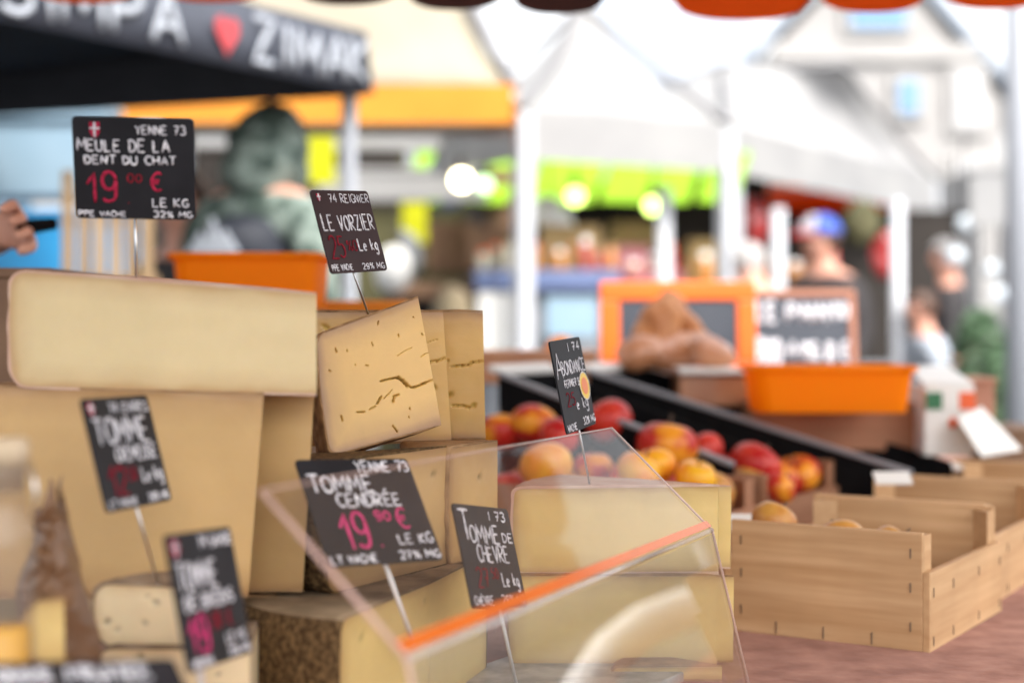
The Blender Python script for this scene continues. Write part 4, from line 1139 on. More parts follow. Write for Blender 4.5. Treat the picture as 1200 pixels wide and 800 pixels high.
# packs of bread and boxes beyond the trays
def boxy(name, px0, py0, px1, py1, y, depth, m, label, cat='box', group=None, bevel=.004, open_=False, lid=None, ax=None):
    """a box whose front shows the pixel rectangle at depth y"""
    a, b = P(px0, py0, y), P(px1, py1, y)
    w_, h_ = b.x - a.x, a.z - b.z
    mb = MB()
    if open_:
        t = .01
        mb.box(((a.x + b.x) / 2, y + t / 2, (a.z + b.z) / 2), w_, t, h_); mb.box(((a.x + b.x) / 2, y + depth, (a.z + b.z) / 2), w_, t, h_)
        mb.box((a.x + t / 2, y + depth / 2 + .001, (a.z + b.z) / 2), t, depth - t - .002, h_ - .002); mb.box((b.x - t / 2, y + depth / 2 + .001, (a.z + b.z) / 2), t, depth - t - .002, h_ - .002)
        mb.box(((a.x + b.x) / 2, y + depth / 2, b.z + t / 2), w_ - .03, depth - .03, t)
    else:
        mb.box(((a.x + b.x) / 2, y + depth / 2, (a.z + b.z) / 2), w_, depth, h_)
        mb.box(((a.x + b.x) / 2, y + depth / 2, a.z + .002), w_ + .008, depth + .008, .014)
    o = mb.build(name, M[m] if isinstance(m, str) else m, bevel=bevel)
    return tag(o, label, cat, group)
boxy('produce_box', 560, 415, 700, 450, 3.15, .2, 'kraft_light', 'low pinkish box with an orange on it, just behind the black trays')
mb = MB(); mb.lathe([(.033 * math.cos(R(t)) + .0005, .033 * math.sin(R(t))) for t in range(-90, 91, 10)], P(657, 411, 3.2), 24)
o = mb.build('orange', M['orange_fruit'], smooth=60); tag(o, 'single orange lying on the low box beyond the black trays', 'orange')
s_ = MB(); q = P(657, 411, 3.2); s_.tube([q + Z * .031, q + Z * .036], .004, 6); s_.build('stem_end', M['green'], o)
boxy('bread_tray', 690, 432, 800, 470, 3.3, .22, 'white_gloss', 'white tray on the table below the bag of loaves', 'tray', open_=True)
boxy('bread_box', 796, 438, 888, 476, 3.05, .2, 'kraft_light', 'salmon pink box with a white paper top left of the orange tub')
mb = MB(); q = P(838, 434, 3.1); mb.box(q, .16, .16, .012); tag(mb.build('paper_sheet', M['card_white'], bevel=.004), 'white paper laid over the salmon pink box', 'paper')

# bag of loaves: lumpy clear-brown bag in front of the orange framed board
def blob(name, parts_, m, label, cat, seed=0, amp=.012, fr=18):
    mb = MB()
    for (c, rx, ry, rz) in parts_:
        n_, k_ = 28, 18
        vs = []
        for i in range(k_ + 1):
            th = -PI / 2 + PI * i / k_
            for j in range(n_):
                ph = 2 * PI * j / n_
                d = Vector((math.cos(th) * math.cos(ph), math.cos(th) * math.sin(ph), math.sin(th)))
                p = c + Vector((d.x * rx, d.y * ry, d.z * rz))
                p += d * (noise.noise(p * fr + Vector((seed, 0, 0))) * amp)
                vs.append(p)
        fs = [(i * n_ + j, i * n_ + (j + 1) % n_, (i + 1) * n_ + (j + 1) % n_, (i + 1) * n_ + j) for i in range(k_) for j in range(n_)]
        mb.add(vs, fs, 0, True)
    return tag(mb.build(name, m), label, cat)
M['bread'] = mat('bread_crust', (0.42, 0.16, 0.05), (0.62, 0.30, 0.12), scale=12, rough=0.5, bump=0.4)
def rot_blob(px, py, y, L, r0, tilt, m, label, seed):
    mb = MB(); c = P(px, py, y); d = Vector((math.cos(R(tilt)), .25, math.sin(R(tilt)))).normalized()
    a1 = d.orthogonal().normalized(); a2 = d.cross(a1)
    n_, k_ = 22, 20; vs = []
    for i in range(k_ + 1):
        f = -1 + 2 * i / k_; rr_ = r0 * max(.02, 1 - abs(f) ** 3) ** .5
        for j in range(n_):
            ph = 2 * PI * j / n_
            p = c + d * (f * L) + (a1 * math.cos(ph) + a2 * math.sin(ph)) * rr_
            p += (p - c).normalized() * noise.noise(p * 26 + Vector((seed, 0, 0))) * .016
            vs.append(p)
    mb.add(vs, [(i * n_ + j, i * n_ + (j + 1) % n_, (i + 1) * n_ + (j + 1) % n_, (i + 1) * n_ + j) for i in range(k_) for j in range(n_)], 0, True)
    tag(mb.build('bread_loaf', M[m]), label, 'bread', 'loaves piled beyond the black trays')
rot_blob(788, 412, 3.2, .11, .036, 4, 'kraft_light', 'long loaf lying at the bottom of the bread pile', 1)
rot_blob(770, 385, 3.22, .07, .042, 62, 'bread', 'upright crusty loaf at the left of the bread pile', 2)
rot_blob(806, 384, 3.26, .085, .030, -52, 'bread', 'slanting dark crusty loaf forming the peak of the bread pile', 3)
rot_blob(786, 368, 3.30, .05, .034, 80, 'bread', 'short loaf standing at the top of the bread pile', 6)
rot_blob(750, 412, 3.12, .05, .034, 12, 'kraft_light', 'small wrapped loaf at the left foot of the bread pile', 4)
rot_blob(836, 412, 3.12, .05, .032, -25, 'kraft_light', 'small wrapped loaf at the right foot of the bread pile', 5)

# orange framed blackboard
def framed_board(px0, py0, px1, py1, y, fr_w, fm, bm, label, tilt=.12, lines=None, group=None):
    a, b = P(px0, py0, y), P(px1, py1, y)
    w_, h_ = b.x - a.x, a.z - b.z
    root = thing('framed_blackboard', ((a.x + b.x) / 2, y, b.z), label, 'blackboard', group)
    up = Vector((0, tilt, 1)).normalized(); ax = Vector((1, 0, 0)); n = ax.cross(up)
    o = Vector((a.x, y, b.z))
    fm_ = MB()
    def pp(x, z_): return o + ax * x + up * z_
    f = fr_w
    for (x0, z0, x1, z1) in ((0, 0, w_, f), (0, h_ - f, w_, h_), (0, f, f, h_ - f), (w_ - f, f, w_, h_ - f)):
        fm_.slab([pp(x0, z0), pp(x1, z0), pp(x1, z1), pp(x0, z1)], -n, .02)
    fm_.build('frame', M[fm], root, bevel=.005)
    m_ = MB(); m_.slab([pp(f, f) - n * .006, pp(w_ - f, f) - n * .006, pp(w_ - f, h_ - f) - n * .006, pp(f, h_ - f) - n * .006], -n, .008); m_.build('slate', M[bm], root)
    if lines:
        l_ = MB()
        oo = pp(f, h_ - f) - n * .006
        nn = n if n.y < 0 else -n
        for (t, x0, y0, x1, y1, r_) in lines: strokes_mesh(lay_text(t, x0, y0, x1, y1), oo + nn * .001, ax * (w_ - 2 * f), -up * (h_ - 2 * f), nn, r_, l_)
        l_.build('lettering', M['chalk'], root)
    m_ = MB(); m_.slab([pp(w_ * .35, .0) - n * .022, pp(w_ * .65, 0) - n * .022, pp(w_ * .5, h_ * .7) - n * .022], -n, .01); m_.build('back_stay', M[fm], root)
    return root
framed_board(704, 328, 888, 446, 3.55, .045, 'orange_fr', 'board_blue', 'orange framed blackboard standing behind the pile of bread')
framed_board(878, 338, 1006, 452, 3.7, .018, 'frame_brown', 'board_blue', 'brown framed blackboard with white chalk writing above the orange tub', lines=[
    ('LE', .02, .06, .22, .30, .006), ('PAIN', .34, .08, .78, .30, .006), ('BIO', .02, .52, .26, .84, .007), ('4 KG', .36, .56, .66, .76, .006), ('8 €', .76, .56, .98, .78, .006), ('DU', .84, .08, .98, .26, .005)])

# orange tubs
def tub(px0, px1, py0, py1, y, taper, depth, label):
    a, b = P(px0, py0, y), P(px1, py1, y)
    w_, h_ = b.x - a.x, a.z - b.z
    cx = (a.x + b.x) / 2
    root = thing('orange_tub', (cx, y + depth / 2, b.z), label, 'tub', 'orange plastic tubs')
    def ring(hw, hd, z_, r=.03, n=5):
        pts = []
        for (sx, sy, a0) in ((1, -1, -90), (1, 1, 0), (-1, 1, 90), (-1, -1, 180)):
            for i in range(n + 1):
                t = R(a0 + 90 * i / n); pts.append(Vector((cx + sx * (hw - r) + r * math.cos(t), y + depth / 2 + sy * (hd - r) + r * math.sin(t), z_)))
        return pts
    seq = [ring(w_ / 2 * taper, depth / 2 * taper, b.z), ring(w_ / 2, depth / 2, a.z), ring(w_ / 2 - .006, depth / 2 - .006, a.z), ring(w_ / 2 * taper - .006, depth / 2 * taper - .006, b.z + .008)]
    n_ = len(seq[0]); mb = MB(); vs = [p for r_ in seq for p in r_]
    fs = [(k * n_ + i, k * n_ + (i + 1) % n_, (k + 1) * n_ + (i + 1) % n_, (k + 1) * n_ + i) for k in range(3) for i in range(n_)]
    fs += [list(range(n_))[::-1], [3 * n_ + i for i in range(n_)]]
    mb.add(vs, fs); mb.build('tub_body', M['orange_pl'], root, smooth=40)
    rm = ring(w_ / 2 + .004, depth / 2 + .004, a.z + .002); rm.append(rm[0])
    mb = MB(); mb.tube(rm, .006, 8); mb.build('rim', M['orange_pl'], root)
    return root
tub(884, 1074, 434, 484, 2.75, .93, .16, 'orange plastic tub with sloping ends on the reddish boxes right of the bread')
tub(199, 371, 301, 362, 2.5, .94, .2, 'orange plastic tub standing behind the topmost pale wedge on the left')
q = P(285, 362, 2.6)
root = thing('support_crates', (q.x, 2.6, TZ), 'stack of brown boxes under the left orange tub, hidden by the cheeses', 'boxes')
mb = MB(); mb.box((q.x, 2.6, (q.z + TZ) / 2 + .002), .26, .22, q.z - TZ - .008); mb.build('box_body', M['brown_box'], root, bevel=.004)
mb = MB(); mb.box((q.x, 2.6, (q.z + TZ) / 2), .268, .228, .012); mb.build('middle_band', M['tan_box'], root)
# orange fruit box between left tub and the cracked wedge
boxy('produce_box', 372, 358, 470, 420, 2.75, .2, 'amber_cv', 'amber coloured box just showing between the left tub and the cracked wedge')

# reddish box row and striped white boxes at the right
boxy('produce_box', 880, 476, 1088, 528, 2.95, .25, 'crate_red', 'long reddish brown wooden box carrying the right orange tub')
a, b = P(1083, 452, 2.88), P(1142, 534, 2.88)
root = thing('striped_carton', ((a.x + b.x) / 2, 2.96, b.z), 'white carton with a green white and red stripe at the right end of the table', 'carton')
mb = MB(); mb.box(((a.x + b.x) / 2, 2.96, (a.z + b.z) / 2), b.x - a.x, .16, a.z - b.z); mb.build('carton_body', M['card_white'], root, bevel=.003)
sz = a.z - .028
for i, k in enumerate(('green', 'card_white', 'red')):
    mb = MB(); mb.box((a.x + .018 + i * .031, 2.879, sz), .03, .006, .032); mb.build('stripe', M[k], root)
mb = MB(); q = P(1117, 495, 2.878); mb.slab([q + Vector((.008 * math.cos(t * PI / 8), 0, .011 * math.sin(t * PI / 8))) for t in range(16)], (0, -1, 0), .002); mb.build('red_mark', M['red'], root)
mb = MB(); mb.slab([(a.x, 2.885, a.z + .001), (b.x, 2.885, a.z + .001), (b.x - .006, 3.035, a.z + .03), (a.x + .006, 3.035, a.z + .03)], (0, 0, 1), .004); mb.build('flap', M['card_white'], root)
boxy('striped_box', 1126, 448, 1166, 500, 3.1, .12, 'frame_brown', 'small orange red box leaning behind the white striped carton')
q0, q1, q2, q3 = P(1122, 492, 2.84), P(1150, 478, 2.9), P(1197, 528, 2.84), P(1150, 536, 2.8)
mb = MB(); mb.slab([q0, q1, q2, q3], (0, -.4, 1), .004); tag(mb.build('white_folder', M['card_white'], bevel=.001), 'white folded sheet slanting down from the striped carton', 'sheet')
boxy('produce_box', 1160, 508, 1230, 545, 2.95, .2, 'brown_box', 'brown box at the right edge beyond the white folded sheet')

# ================================================================== TENTS AND STALLS
def scallop_valance(cs, y, ztop, m, nm, root):
    pass
# the awning over the cheese stall
yA = 2.9
zA = P(0, -30, yA).z
root = thing('stall_awning', (0.1, yA, 0), 'striped orange and maroon awning with a scalloped edge across the top of the picture', 'awning')
sc = [(-60, 3, 75, 'orange_cv'), (100, 4, 70, 'orange_cv'), (250, 3, 70, 'orange_cv'), (407, 6, 66, 'maroon_cv'), (533, 12, 60, 'maroon_cv'), (655, 17, 58, 'maroon_cv'), (740, -12, 34, 'maroon_cv'), (868, 24, 82, 'orange_cv'), (1022, 15, 66, 'orange_cv'), (1165, 11, 66, 'orange_cv'), (1300, 10, 66, 'orange_cv'), (1430, 10, 64, 'orange_cv'), (1530, 10, 36, 'orange_cv')]
for (cx, by, hw, k) in sc:
    pts = []
    for i in range(13):
        t = -1 + 2 * i / 12
        py = by - 26 * (1 - math.sqrt(max(0, 1 - abs(t) ** 2.6)))
        pts.append(P(cx + hw * t, py, yA))
    top = [Vector((pts[-1].x, yA, zA + .06)), Vector((pts[0].x, yA, zA + .06))]
    mb = MB(); mb.slab(pts + top, (0, 1, 0), .003); mb.build('valance', M[k], root)
xl, xr = P(-420, 0, yA).x, P(1560, 0, yA).x
mb = MB(); mb.slab([(xl, yA + .004, zA + .066), (xr, yA + .004, zA + .066), (xr, -.25, zA + .55), (xl, -.25, zA + .55)], (0, 0, 1), .004); mb.build('canopy', M['canopy_cv'], root)
mb = MB(); mb.tube([(xl, yA + .03, zA + .05), (xr, yA + .03, zA + .05)], .014, 10); mb.build('front_rail', M['pole_grey'], root)
for x in (xl + .02, xr - .02):
    mb = MB(); mb.tube([(x, yA + .03, 0), (x, yA + .03, zA + .05)], .016, 10); mb.build('leg', M['pole_grey'], root)
    mb = MB(); mb.tube([(x, -.25, 0), (x, -.25, zA + .54)], .016, 10); mb.build('leg', M['pole_grey'], root)

def canopy_tent(name, c0, du, dv, lu, lv, z0, z1, zap, roof_m, val_ms, pole_m, label, group, ridge=0, pole_r=.032, poles=(1, 1, 1, 1), zlow=None, rab=None):
    c0 = Vector((c0[0], c0[1], 0))
    cs = [c0, c0 + du * lu, c0 + du * lu + dv * lv, c0 + dv * lv]
    root = thing(name, c0 + du * lu / 2 + dv * lv / 2, label, 'market tent', group)
    mid = c0 + du * lu / 2 + dv * lv / 2
    ra, rb = mid - du * ridge / 2, mid + du * ridge / 2
    ra = dn(ra, zap); rb = dn(rb, zap)
    if rab: ra, rb = rab
    zl = zlow or (z0,) * 4
    t = [dn(c, z1) for c in cs]
    mb = MB()
    def face(pts):
        # sagging canvas panel
        n = 8
        (a, b), (c, d) = pts
        vs = []; 
        for i in range(n + 1):
            for j in range(n + 1):
                x, y_ = i / n, j / n
                p = (a * (1 - x) + b * x) * (1 - y_) + (c * (1 - x) + d * x) * y_
                p = p - Z * (.10 * math.sin(PI * y_) * (1 - .3 * math.sin(PI * x)))
                vs.append(p)
        mb.add(vs, [(i * (n + 1) + j, (i + 1) * (n + 1) + j, (i + 1) * (n + 1) + j + 1, i * (n + 1) + j + 1) for i in range(n) for j in range(n)], 0, True)
    face(((t[0], t[1]), (ra, rb))); face(((t[1], t[2]), (rb, rb))); face(((t[2], t[3]), (rb, ra))); face(((t[3], t[0]), (ra, ra)))
    o = mb.build('roof', M[roof_m], root); so = o.modifiers.new('thick', 'SOLIDIFY'); so.thickness = .004
    for (pa, pb) in ((t[0], ra), (t[1], rb), (t[2], rb), (t[3], ra), (ra, rb)):
        if (pb - pa).length > .02:
            mb = MB(); q_ = [pa * (1 - k_ / 8) + pb * (k_ / 8) + Z * (.006 - .02 * math.sin(PI * k_ / 8)) for k_ in range(9)]
            mb.tube(q_, .022, 8); mb.build('seam', M['seam'], root)
    vals = []
    for i in range(4):
        a, b = cs[i], cs[(i + 1) % 4]
        d = (b - a).normalized(); n = d.cross(Z); 
        if (a + b).dot(n) / 2 - mid.dot(n) < 0: n = -n
        mb = MB(); mb.slab([dn(a, zl[i]) + n * .012, dn(b, zl[i]) + n * .012, dn(b, z1) + n * .012, dn(a, z1) + n * .012], n, .004)
        vals.append(mb.build('valance', M[val_ms[i]], root))
        if poles[i]:
            mb = MB(); q = cs[i] + (mid - cs[i]).normalized() * .03
            mb.box((q.x, q.y, (z1 - .02) / 2), pole_r * 2, pole_r * 2, z1 - .02, d, n); mb.build('leg', M[pole_m], root, bevel=.006)
        mb = MB(); mb.tube([dn(a, z1 - .05), dn(b, z1 - .05)], .014, 8); mb.build('frame_bar', M[pole_m], root)
    return root, cs, vals
pA = P(610, 187, 7.5)
canopy_tent('market_tent', pA, Vector((.866, .5, 0)), Vector((-.5, .866, 0)), 1.3, .9, 2.055, 2.30, 2.95, 'tent_white', ('tent_white', 'tent_white', 'tent_white', 'tent_white'), 'pole_white', 'small white market tent whose front leg stands in the middle of the picture', 'white market tents', pole_r=.04, poles=(1, 1, 0, 0), zlow=(2.055, 2.2, 2.2, 2.055))
pB = P(857, 202, 9.5)
canopy_tent('market_tent', pB, U, V, 4.2, 2.0, 2.18, 2.48, 3.18, 'tent_white', ('tent_white', 'orange_cv', 'tent_white', 'tent_white'), 'pole_white', 'large bright white market tent in front of the grey house', 'white market tents', pole_r=.04, poles=(0, 1, 1, 0), rab=(P(845, 78, 11.3), P(988, 78, 11.3)))
pC = P(145, 145, 6.2)
canopy_tent('market_tent', pC, Vector((1, 0, 0)), Vector((0, 1, 0)), P(601, 145, 6.2).x - pC.x, 1.15, 2.06, 2.215, 3.1, 'tent_cream', ('amber_cv', 'amber_cv', 'tent_cream', 'tent_cream'), 'pole_white', 'cream roofed market tent with a narrow amber valance behind the black one', 'white market tents', ridge=.8, pole_r=.02, poles=(0, 0, 0, 1), zlow=(2.06, 2.06, 2.15, 2.15))
# frame posts under tent B
for (px, y) in ((912, 9.0), (1052, 8.4)):
    p = P(px, 300, y); root = thing('tent_post', (p.x, y, 0), 'white post under the large white tent, %s' % ('near the man in the cap' if px < 1000 else 'right of the man in the cap'), 'post')
    mb = MB(); mb.tube([(p.x, y, 0), (p.x, y, 1.93)], .034 if px > 1000 else .036, 12); mb.build('pole', M['pole_white'], root)
    mb = MB(); mb.tube([(p.x, y, 0), (p.x, y, .03)], .11, 12); mb.build('foot', M['pole_grey'], root)
p = P(778, 300, 8.2); root = thing('tent_post', (p.x, 8.2, 0), 'thin white post under the middle white tent beside the lime lamps', 'post')
mb = MB(); mb.tube([(p.x, 8.2, 0), (p.x, 8.2, 1.98)], .04, 12); mb.build('pole', M['pole_white'], root)
mb = MB(); mb.tube([(p.x, 8.2, 0), (p.x, 8.2, .03)], .1, 12); mb.build('foot', M['pole_grey'], root)

# black tent, top left, with lettering on its band
bR = P(430, 112, 5.0); bL = P(-60, 14, 3.7)
zb0 = (bR.z + bL.z) / 2; 
root = thing('market_tent', (bL.x, 5.4, 0), 'black market tent with white letters and a red heart on its band, top left', 'market tent')
d = dn(bR - bL, 0).normalized(); nb = d.cross(Z).normalized()
if nb.y > 0: nb = -nb
b0, b1 = dn(bL, bL.z) - d * .6, dn(bR, bR.z)
b0.z = bL.z + (bL.z - bR.z) * .12
hb = .20
sl = .06
lowr = [b0 + (b1 - b0) * (i / 14) for i in range(15)]
mb = MB(); vs = []
for p in lowr: vs += [p + nb * .03, p + Z * hb * .5 + nb * .015, p + Z * hb]
mb.add(vs, [(i * 3 + j, (i + 1) * 3 + j, (i + 1) * 3 + j + 1, i * 3 + j + 1) for i in range(14) for j in range(2)], 0, True)
o = mb.build('band', M['tent_band'], root); so = o.modifiers.new('thick', 'SOLIDIFY'); so.thickness = .004; so.offset = -1
ca = nb * -1
mb = MB(); back = ca * 3.0
mb.slab([b0 + Z * hb + ca * .004, b1 + Z * hb + ca * .004, b1 + back + Z * .25, b0 + back + Z * .25], (0, 0, 1), .005); mb.build('roof', M['tent_black'], root)
mb = MB(); mb.slab([b1 + ca * .01 + Z * .0, b1 + back + Z * .12, b1 + back + Z * .256, b1 + ca * .01 + Z * (hb + .004)], d, .004); mb.build('end_band', M['tent_band'], root)
mb = MB(); mb.slab([b0 + back - Z * .02, b1 + back - Z * .02 , b1 + back + Z * .25, b0 + back + Z * .25], -ca, .004); mb.build('back_band', M['tent_black'], root)
for p in (b1 + ca * .05 - d * .03, b1 + back - d * .05, b0 + back):
    mb = MB(); mb.box((p.x, p.y, (b1.z) / 2), .036, .036, b1.z, d, ca); mb.build('leg', M['pole_grey'], root)
lb = MB()
nf = (nb + Z * .08).normalized()
L_ = (b1 - b0)
o_ = b0 + Z * hb + nb * .036
def band_text(txt, x0, x1, y0, y1, m_, r_):
    strokes_mesh(lay_text(txt, x0, y0, x1, y1, .04), o_, L_, -Z * hb, nb, r_, m_)
band_text('ZIMAK', .745, .985, .22, .88, lb, .012)
band_text('SIMPA', .33, .61, .22, .88, lb, .012)
lb.build('lettering', M['letter'], root)
hp = []
for i in range(24):
    t = 2 * PI * i / 24
    hp.append(o_ + L_ * (.690 + .022 * (16 * math.sin(t) ** 3) / 16) - Z * hb * (.55 - .32 * (13 * math.cos(t) - 5 * math.cos(2 * t) - 2 * math.cos(3 * t) - math.cos(4 * t)) / 16))
mb = MB(); mb.slab(hp, nb, .004); mb.build('heart', M['heart'], root)
p = P(428, 200, 5.02)

# lime awning and lamps inside the middle tent
a, b = P(480, 182, 9.6), P(868, 232, 9.6)
root = thing('lime_awning', ((a.x + b.x) / 2, 9.6, 0), 'lime green awning panels hanging at the back of the middle white tent', 'awning')
for i, (x0, x1) in enumerate(((478, 520), (548, 600), (625, 700), (708, 760), (765, 812), (822, 866))):
    p0, p1, p2, p3 = P(x0 + 12, 178, 9.6), P(x1 + 14, 178, 9.6), P(x1 - 6, 238, 9.3), P(x0 - 6, 236, 9.3)
    mb = MB(); mb.slab([p0, p1, p2, p3], (0, 1, .1), .006); mb.build('panel', M['lime_cv'], root)
for sx in (a.x, b.x):
    mb = MB(); mb.tube([(sx, 9.7, 0), (sx, 9.7, a.z + .05)], .025, 8); mb.build('leg', M['pole_grey'], root)
mb = MB(); mb.tube([(a.x, 9.62, a.z + .03), (b.x, 9.62, a.z + .03)], .02, 8); mb.build('bar', M['pole_grey'], root)
for (px, py, y, r_, k, lab) in ((541, 211, 8.0, .05, 'bulb_warm', 'brightest warm white lamp hanging left of the middle tent leg'), (568, 216, 8.0, .04, 'bulb_mint', 'faint mint green lamp beside the brightest one'), (674, 230, 8.6, .048, 'bulb_lime', 'lime coloured lamp just right of the middle tent leg'), (765, 241, 8.8, .046, 'bulb_lime', 'lime coloured lamp beside the thin white post')):
    p = P(px, py, y)
    root = thing('hanging_lamp', (p.x, p.y, p.z), lab, 'lamp', 'round lamps hanging in the stalls')
    mb = MB(); mb.lathe([(r_ * math.cos(R(t)) + .0004, r_ * math.sin(R(t))) for t in range(-90, 91, 15)], p, 20); mb.build('bulb', M[k], root)
    mb = MB(); mb.lathe([(.02, r_ * .9), (.026, r_ * 1.0), (.02, r_ + .06)], p, 12); mb.build('socket', M['black'], root)
    mb = MB(); mb.tube([p + Z * (r_ + .05), p + Z * (r_ + .4)], .004, 6); mb.build('cable', M['black'], root)
# spotlight glow is a plain white shade
p = P(642, 252, 8.4); root = thing('spotlight_glow_shade', p, 'plain white shade standing in for a spotlight glow right of the middle tent leg', 'lamp')
mb = MB(); mb.lathe([(.03, .10), (.06, .085), (.14, -.03), (.15, -.06), (.142, -.06), (.13, -.03), (.05, .075)], p, 28); mb.build('shade', M['white_gloss'], root)
mb = MB(); mb.tube([p + Z * .1, p + Z * .5], .005, 6); mb.build('cable', M['black'], root)

# stall behind: dark back wall, counter, goods
def wall_panel(name, px0, py0, px1, py1, y, m, label, cat, t=.02):
    a, b = P(px0, py0, y), P(px1, py1, y)
    mb = MB(); mb.box(((a.x + b.x) / 2, y + t / 2, (a.z + b.z) / 2), b.x - a.x, t, a.z - b.z)
    # hem bars top and bottom
    mb.box(((a.x + b.x) / 2, y + t / 2, a.z), b.x - a.x + .02, t + .02, .03); mb.box(((a.x + b.x) / 2, y + t / 2, b.z), b.x - a.x + .02, t + .02, .03)
    return tag(mb.build(name, M[m]), label, cat)
g0 = HY + H * F / 10.6
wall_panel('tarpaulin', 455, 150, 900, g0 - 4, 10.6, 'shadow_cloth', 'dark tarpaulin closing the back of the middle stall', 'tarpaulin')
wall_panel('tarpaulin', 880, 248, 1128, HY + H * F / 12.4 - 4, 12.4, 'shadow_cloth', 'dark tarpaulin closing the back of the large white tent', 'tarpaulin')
wall_panel('olive_curtain', 440, 180, 545, HY + H * F / 9.8 - 4, 9.8, 'olive', 'olive green curtain hanging left of the middle stall', 'curtain')
wall_panel('curtain_strip', 333, 108, 392, 212, 7.9, 'yellow_cv', 'bright yellow cloth strip hanging right of the hooded person', 'cloth')
wall_panel('curtain_strip', 470, 232, 500, 282, 9.3, 'yellow_cv', 'small yellow cloth strip above the middle stall goods', 'cloth')
wall_panel('white_banner', 200, 138, 612, 172, 8.2, 'tent_white', 'long white banner strip under the amber valance', 'banner')
wall_panel('white_banner', 372, 200, 570, 232, 8.9, 'tent_white', 'lower white banner strip left of the brightest lamp', 'banner')
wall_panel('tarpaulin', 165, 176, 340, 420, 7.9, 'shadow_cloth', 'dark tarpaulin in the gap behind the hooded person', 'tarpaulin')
wall_panel('olive_hanging', 398, 250, 470, 470, 8.4, 'grey_cloth' if False else 'olive', 'olive cloth hanging behind the maroon sign', 'cloth')

def counter(px0, px1, py0, py1, y, m_top, m_front, label, depth=.6):
    a, b = P(px0, py0, y), P(px1, py0, y)
    zt_ = a.z
    root = thing('stall_counter', ((a.x + b.x) / 2, y + depth / 2, 0), label, 'counter')
    th = (py1 - py0) / F * y
    mb = MB(); mb.box(((a.x + b.x) / 2, y + depth / 2, zt_ - th / 2), b.x - a.x, depth, th); mb.build('counter_top', M[m_top], root, bevel=.01)
    mb = MB(); mb.box(((a.x + b.x) / 2, y + depth / 2 + .03, (zt_ - th) / 2 - .002), b.x - a.x - .06, depth - .08, zt_ - th - .006); mb.build('front_panel', M[m_front], root)
    return zt_
zc = counter(556, 728, 316, 340, 7.8, 'shelf_blue', 'grey_cloth', 'stall counter with a blue edge and grey front in the middle stall')
counter(455, 565, 330, 350, 8.3, 'brown_box', 'shadow_cloth', 'brown topped stall counter left of the blue edged one')
counter(728, 1010, 335, 350, 9.4, 'brown_box', 'shadow_cloth', 'long brown counter under the large white tent')
counter(1000, 1200, 428, 440, 9.0, 'grey_cloth', 'grey_cloth', 'low pale grey counter at the right under the large tent')
goods = [(500, 262, 556, 318, 8.4, 'brown_box', 'brown carton on the left counter in the middle stall'), (548, 268, 598, 316, 8.1, 'brown_box', 'small brown carton left of the middle tent leg'),
         (634, 266, 704, 318, 8.05, 'tan_box', 'big tan carton right of the middle tent leg'), (704, 290, 760, 330, 9.5, 'pink', 'pink carton right of the big tan one'),
         (716, 262, 770, 290, 9.8, 'tan_box', 'tan carton above the pink one'), (570, 200, 600, 270, 9.4, 'brown_box', 'tall brown box under the mint lamp'),
         (808, 282, 840, 335, 9.5, 'tan_box', 'tan carton beside the person in pink'), (735, 318, 800, 335, 9.4, 'pink', 'flat pink carton on the long counter')]
for g in goods: boxy('carton', *g[:5], .3, g[5], g[6], 'carton', 'cartons stacked in the far stalls')
for (x0, y0, x1, y1, y, m, lab) in ((560, 345, 612, 420, 7.7, 'card_white', 'white poster on the grey counter front'), (640, 350, 700, 395, 7.7, 'ice_pl', 'pale blue poster on the grey counter front')):
    boxy('poster', x0, y0, x1, y1, y, .01, m, lab, 'poster')
for (x0, y0, x1, y1, y, m, lab, rr) in ((440, 290, 480, 345, 7.9, 'card_white', 'pale round sack behind the maroon sign', .08), (505, 335, 555, 420, 7.4, 'coat_beige', 'beige sack in front of the left counter', .1)):
    a, b = P(x0, y0, y), P(x1, y1, y)
    blob('sack', [((a + b) / 2, (b.x - a.x) / 2, .1, (a.z - b.z) / 2)], M[m], lab, 'sack', 3, .02, 8)

# wooden pallet boards and blue boxes, far left
a, b = P(58, 178, 4.2), P(172, 330, 4.2)
root = thing('plank_screen', ((a.x + b.x) / 2, 4.3, 0), 'screen of upright pale planks behind the wide black sign', 'screen')
nP = 6
for i in range(nP):
    x = a.x + (b.x - a.x) * (i + .5) / nP
    mb = MB(); mb.box((x, 4.3 + .006 * (i % 2), .84), (b.x - a.x) / nP - .014, .022, 1.68 - .05 * (i % 3)); mb.build('plank', M['wood_pale'], root, bevel=.003)
for zz_ in (.5, 1.35):
    mb = MB(); mb.box(((a.x + b.x) / 2, 4.335, zz_), b.x - a.x, .03, .08); mb.build('rail', M['wood_pale'], root)
for i in range(5):
    p = P(48, 165, 6.3)
    k = ('blue_pl', 'ice_pl', 'blue_pl', 'blue_pl', 'ice_pl')[i]
    z0 = .18 + i * .40
    mb = MB(); cx = p.x + .0 + .05 * (i % 2)
    for (sx, sy, lx, ly) in ((0, -.2, .62, .02), (0, .2, .62, .02), (-.3, 0, .02, .38), (.3, 0, .02, .38)): mb.box((cx + sx, 6.5 + sy, z0 + .17), lx, ly, .34)
    mb.box((cx, 6.5, z0 + .011), .575, .375, .022); mb.box((cx, 6.28, z0 + .325), .66, .03, .03)
    tag(mb.build('plastic_crate', M[k]), '%s blue plastic crate, %s from the ground in the stack at the far left' % ('pale' if k == 'ice_pl' else 'bright', ('first', 'second', 'third', 'fourth', 'fifth')[i]), 'crate', 'blue plastic crates in a stack')
mb = MB(); p = P(48, 165, 6.3); mb.box((p.x, 6.5, .09), .8, .6, .17); tag(mb.build('pallet', M['wood_pale'], bevel=.01), 'wooden pallet under the stack of blue crates', 'pallet')
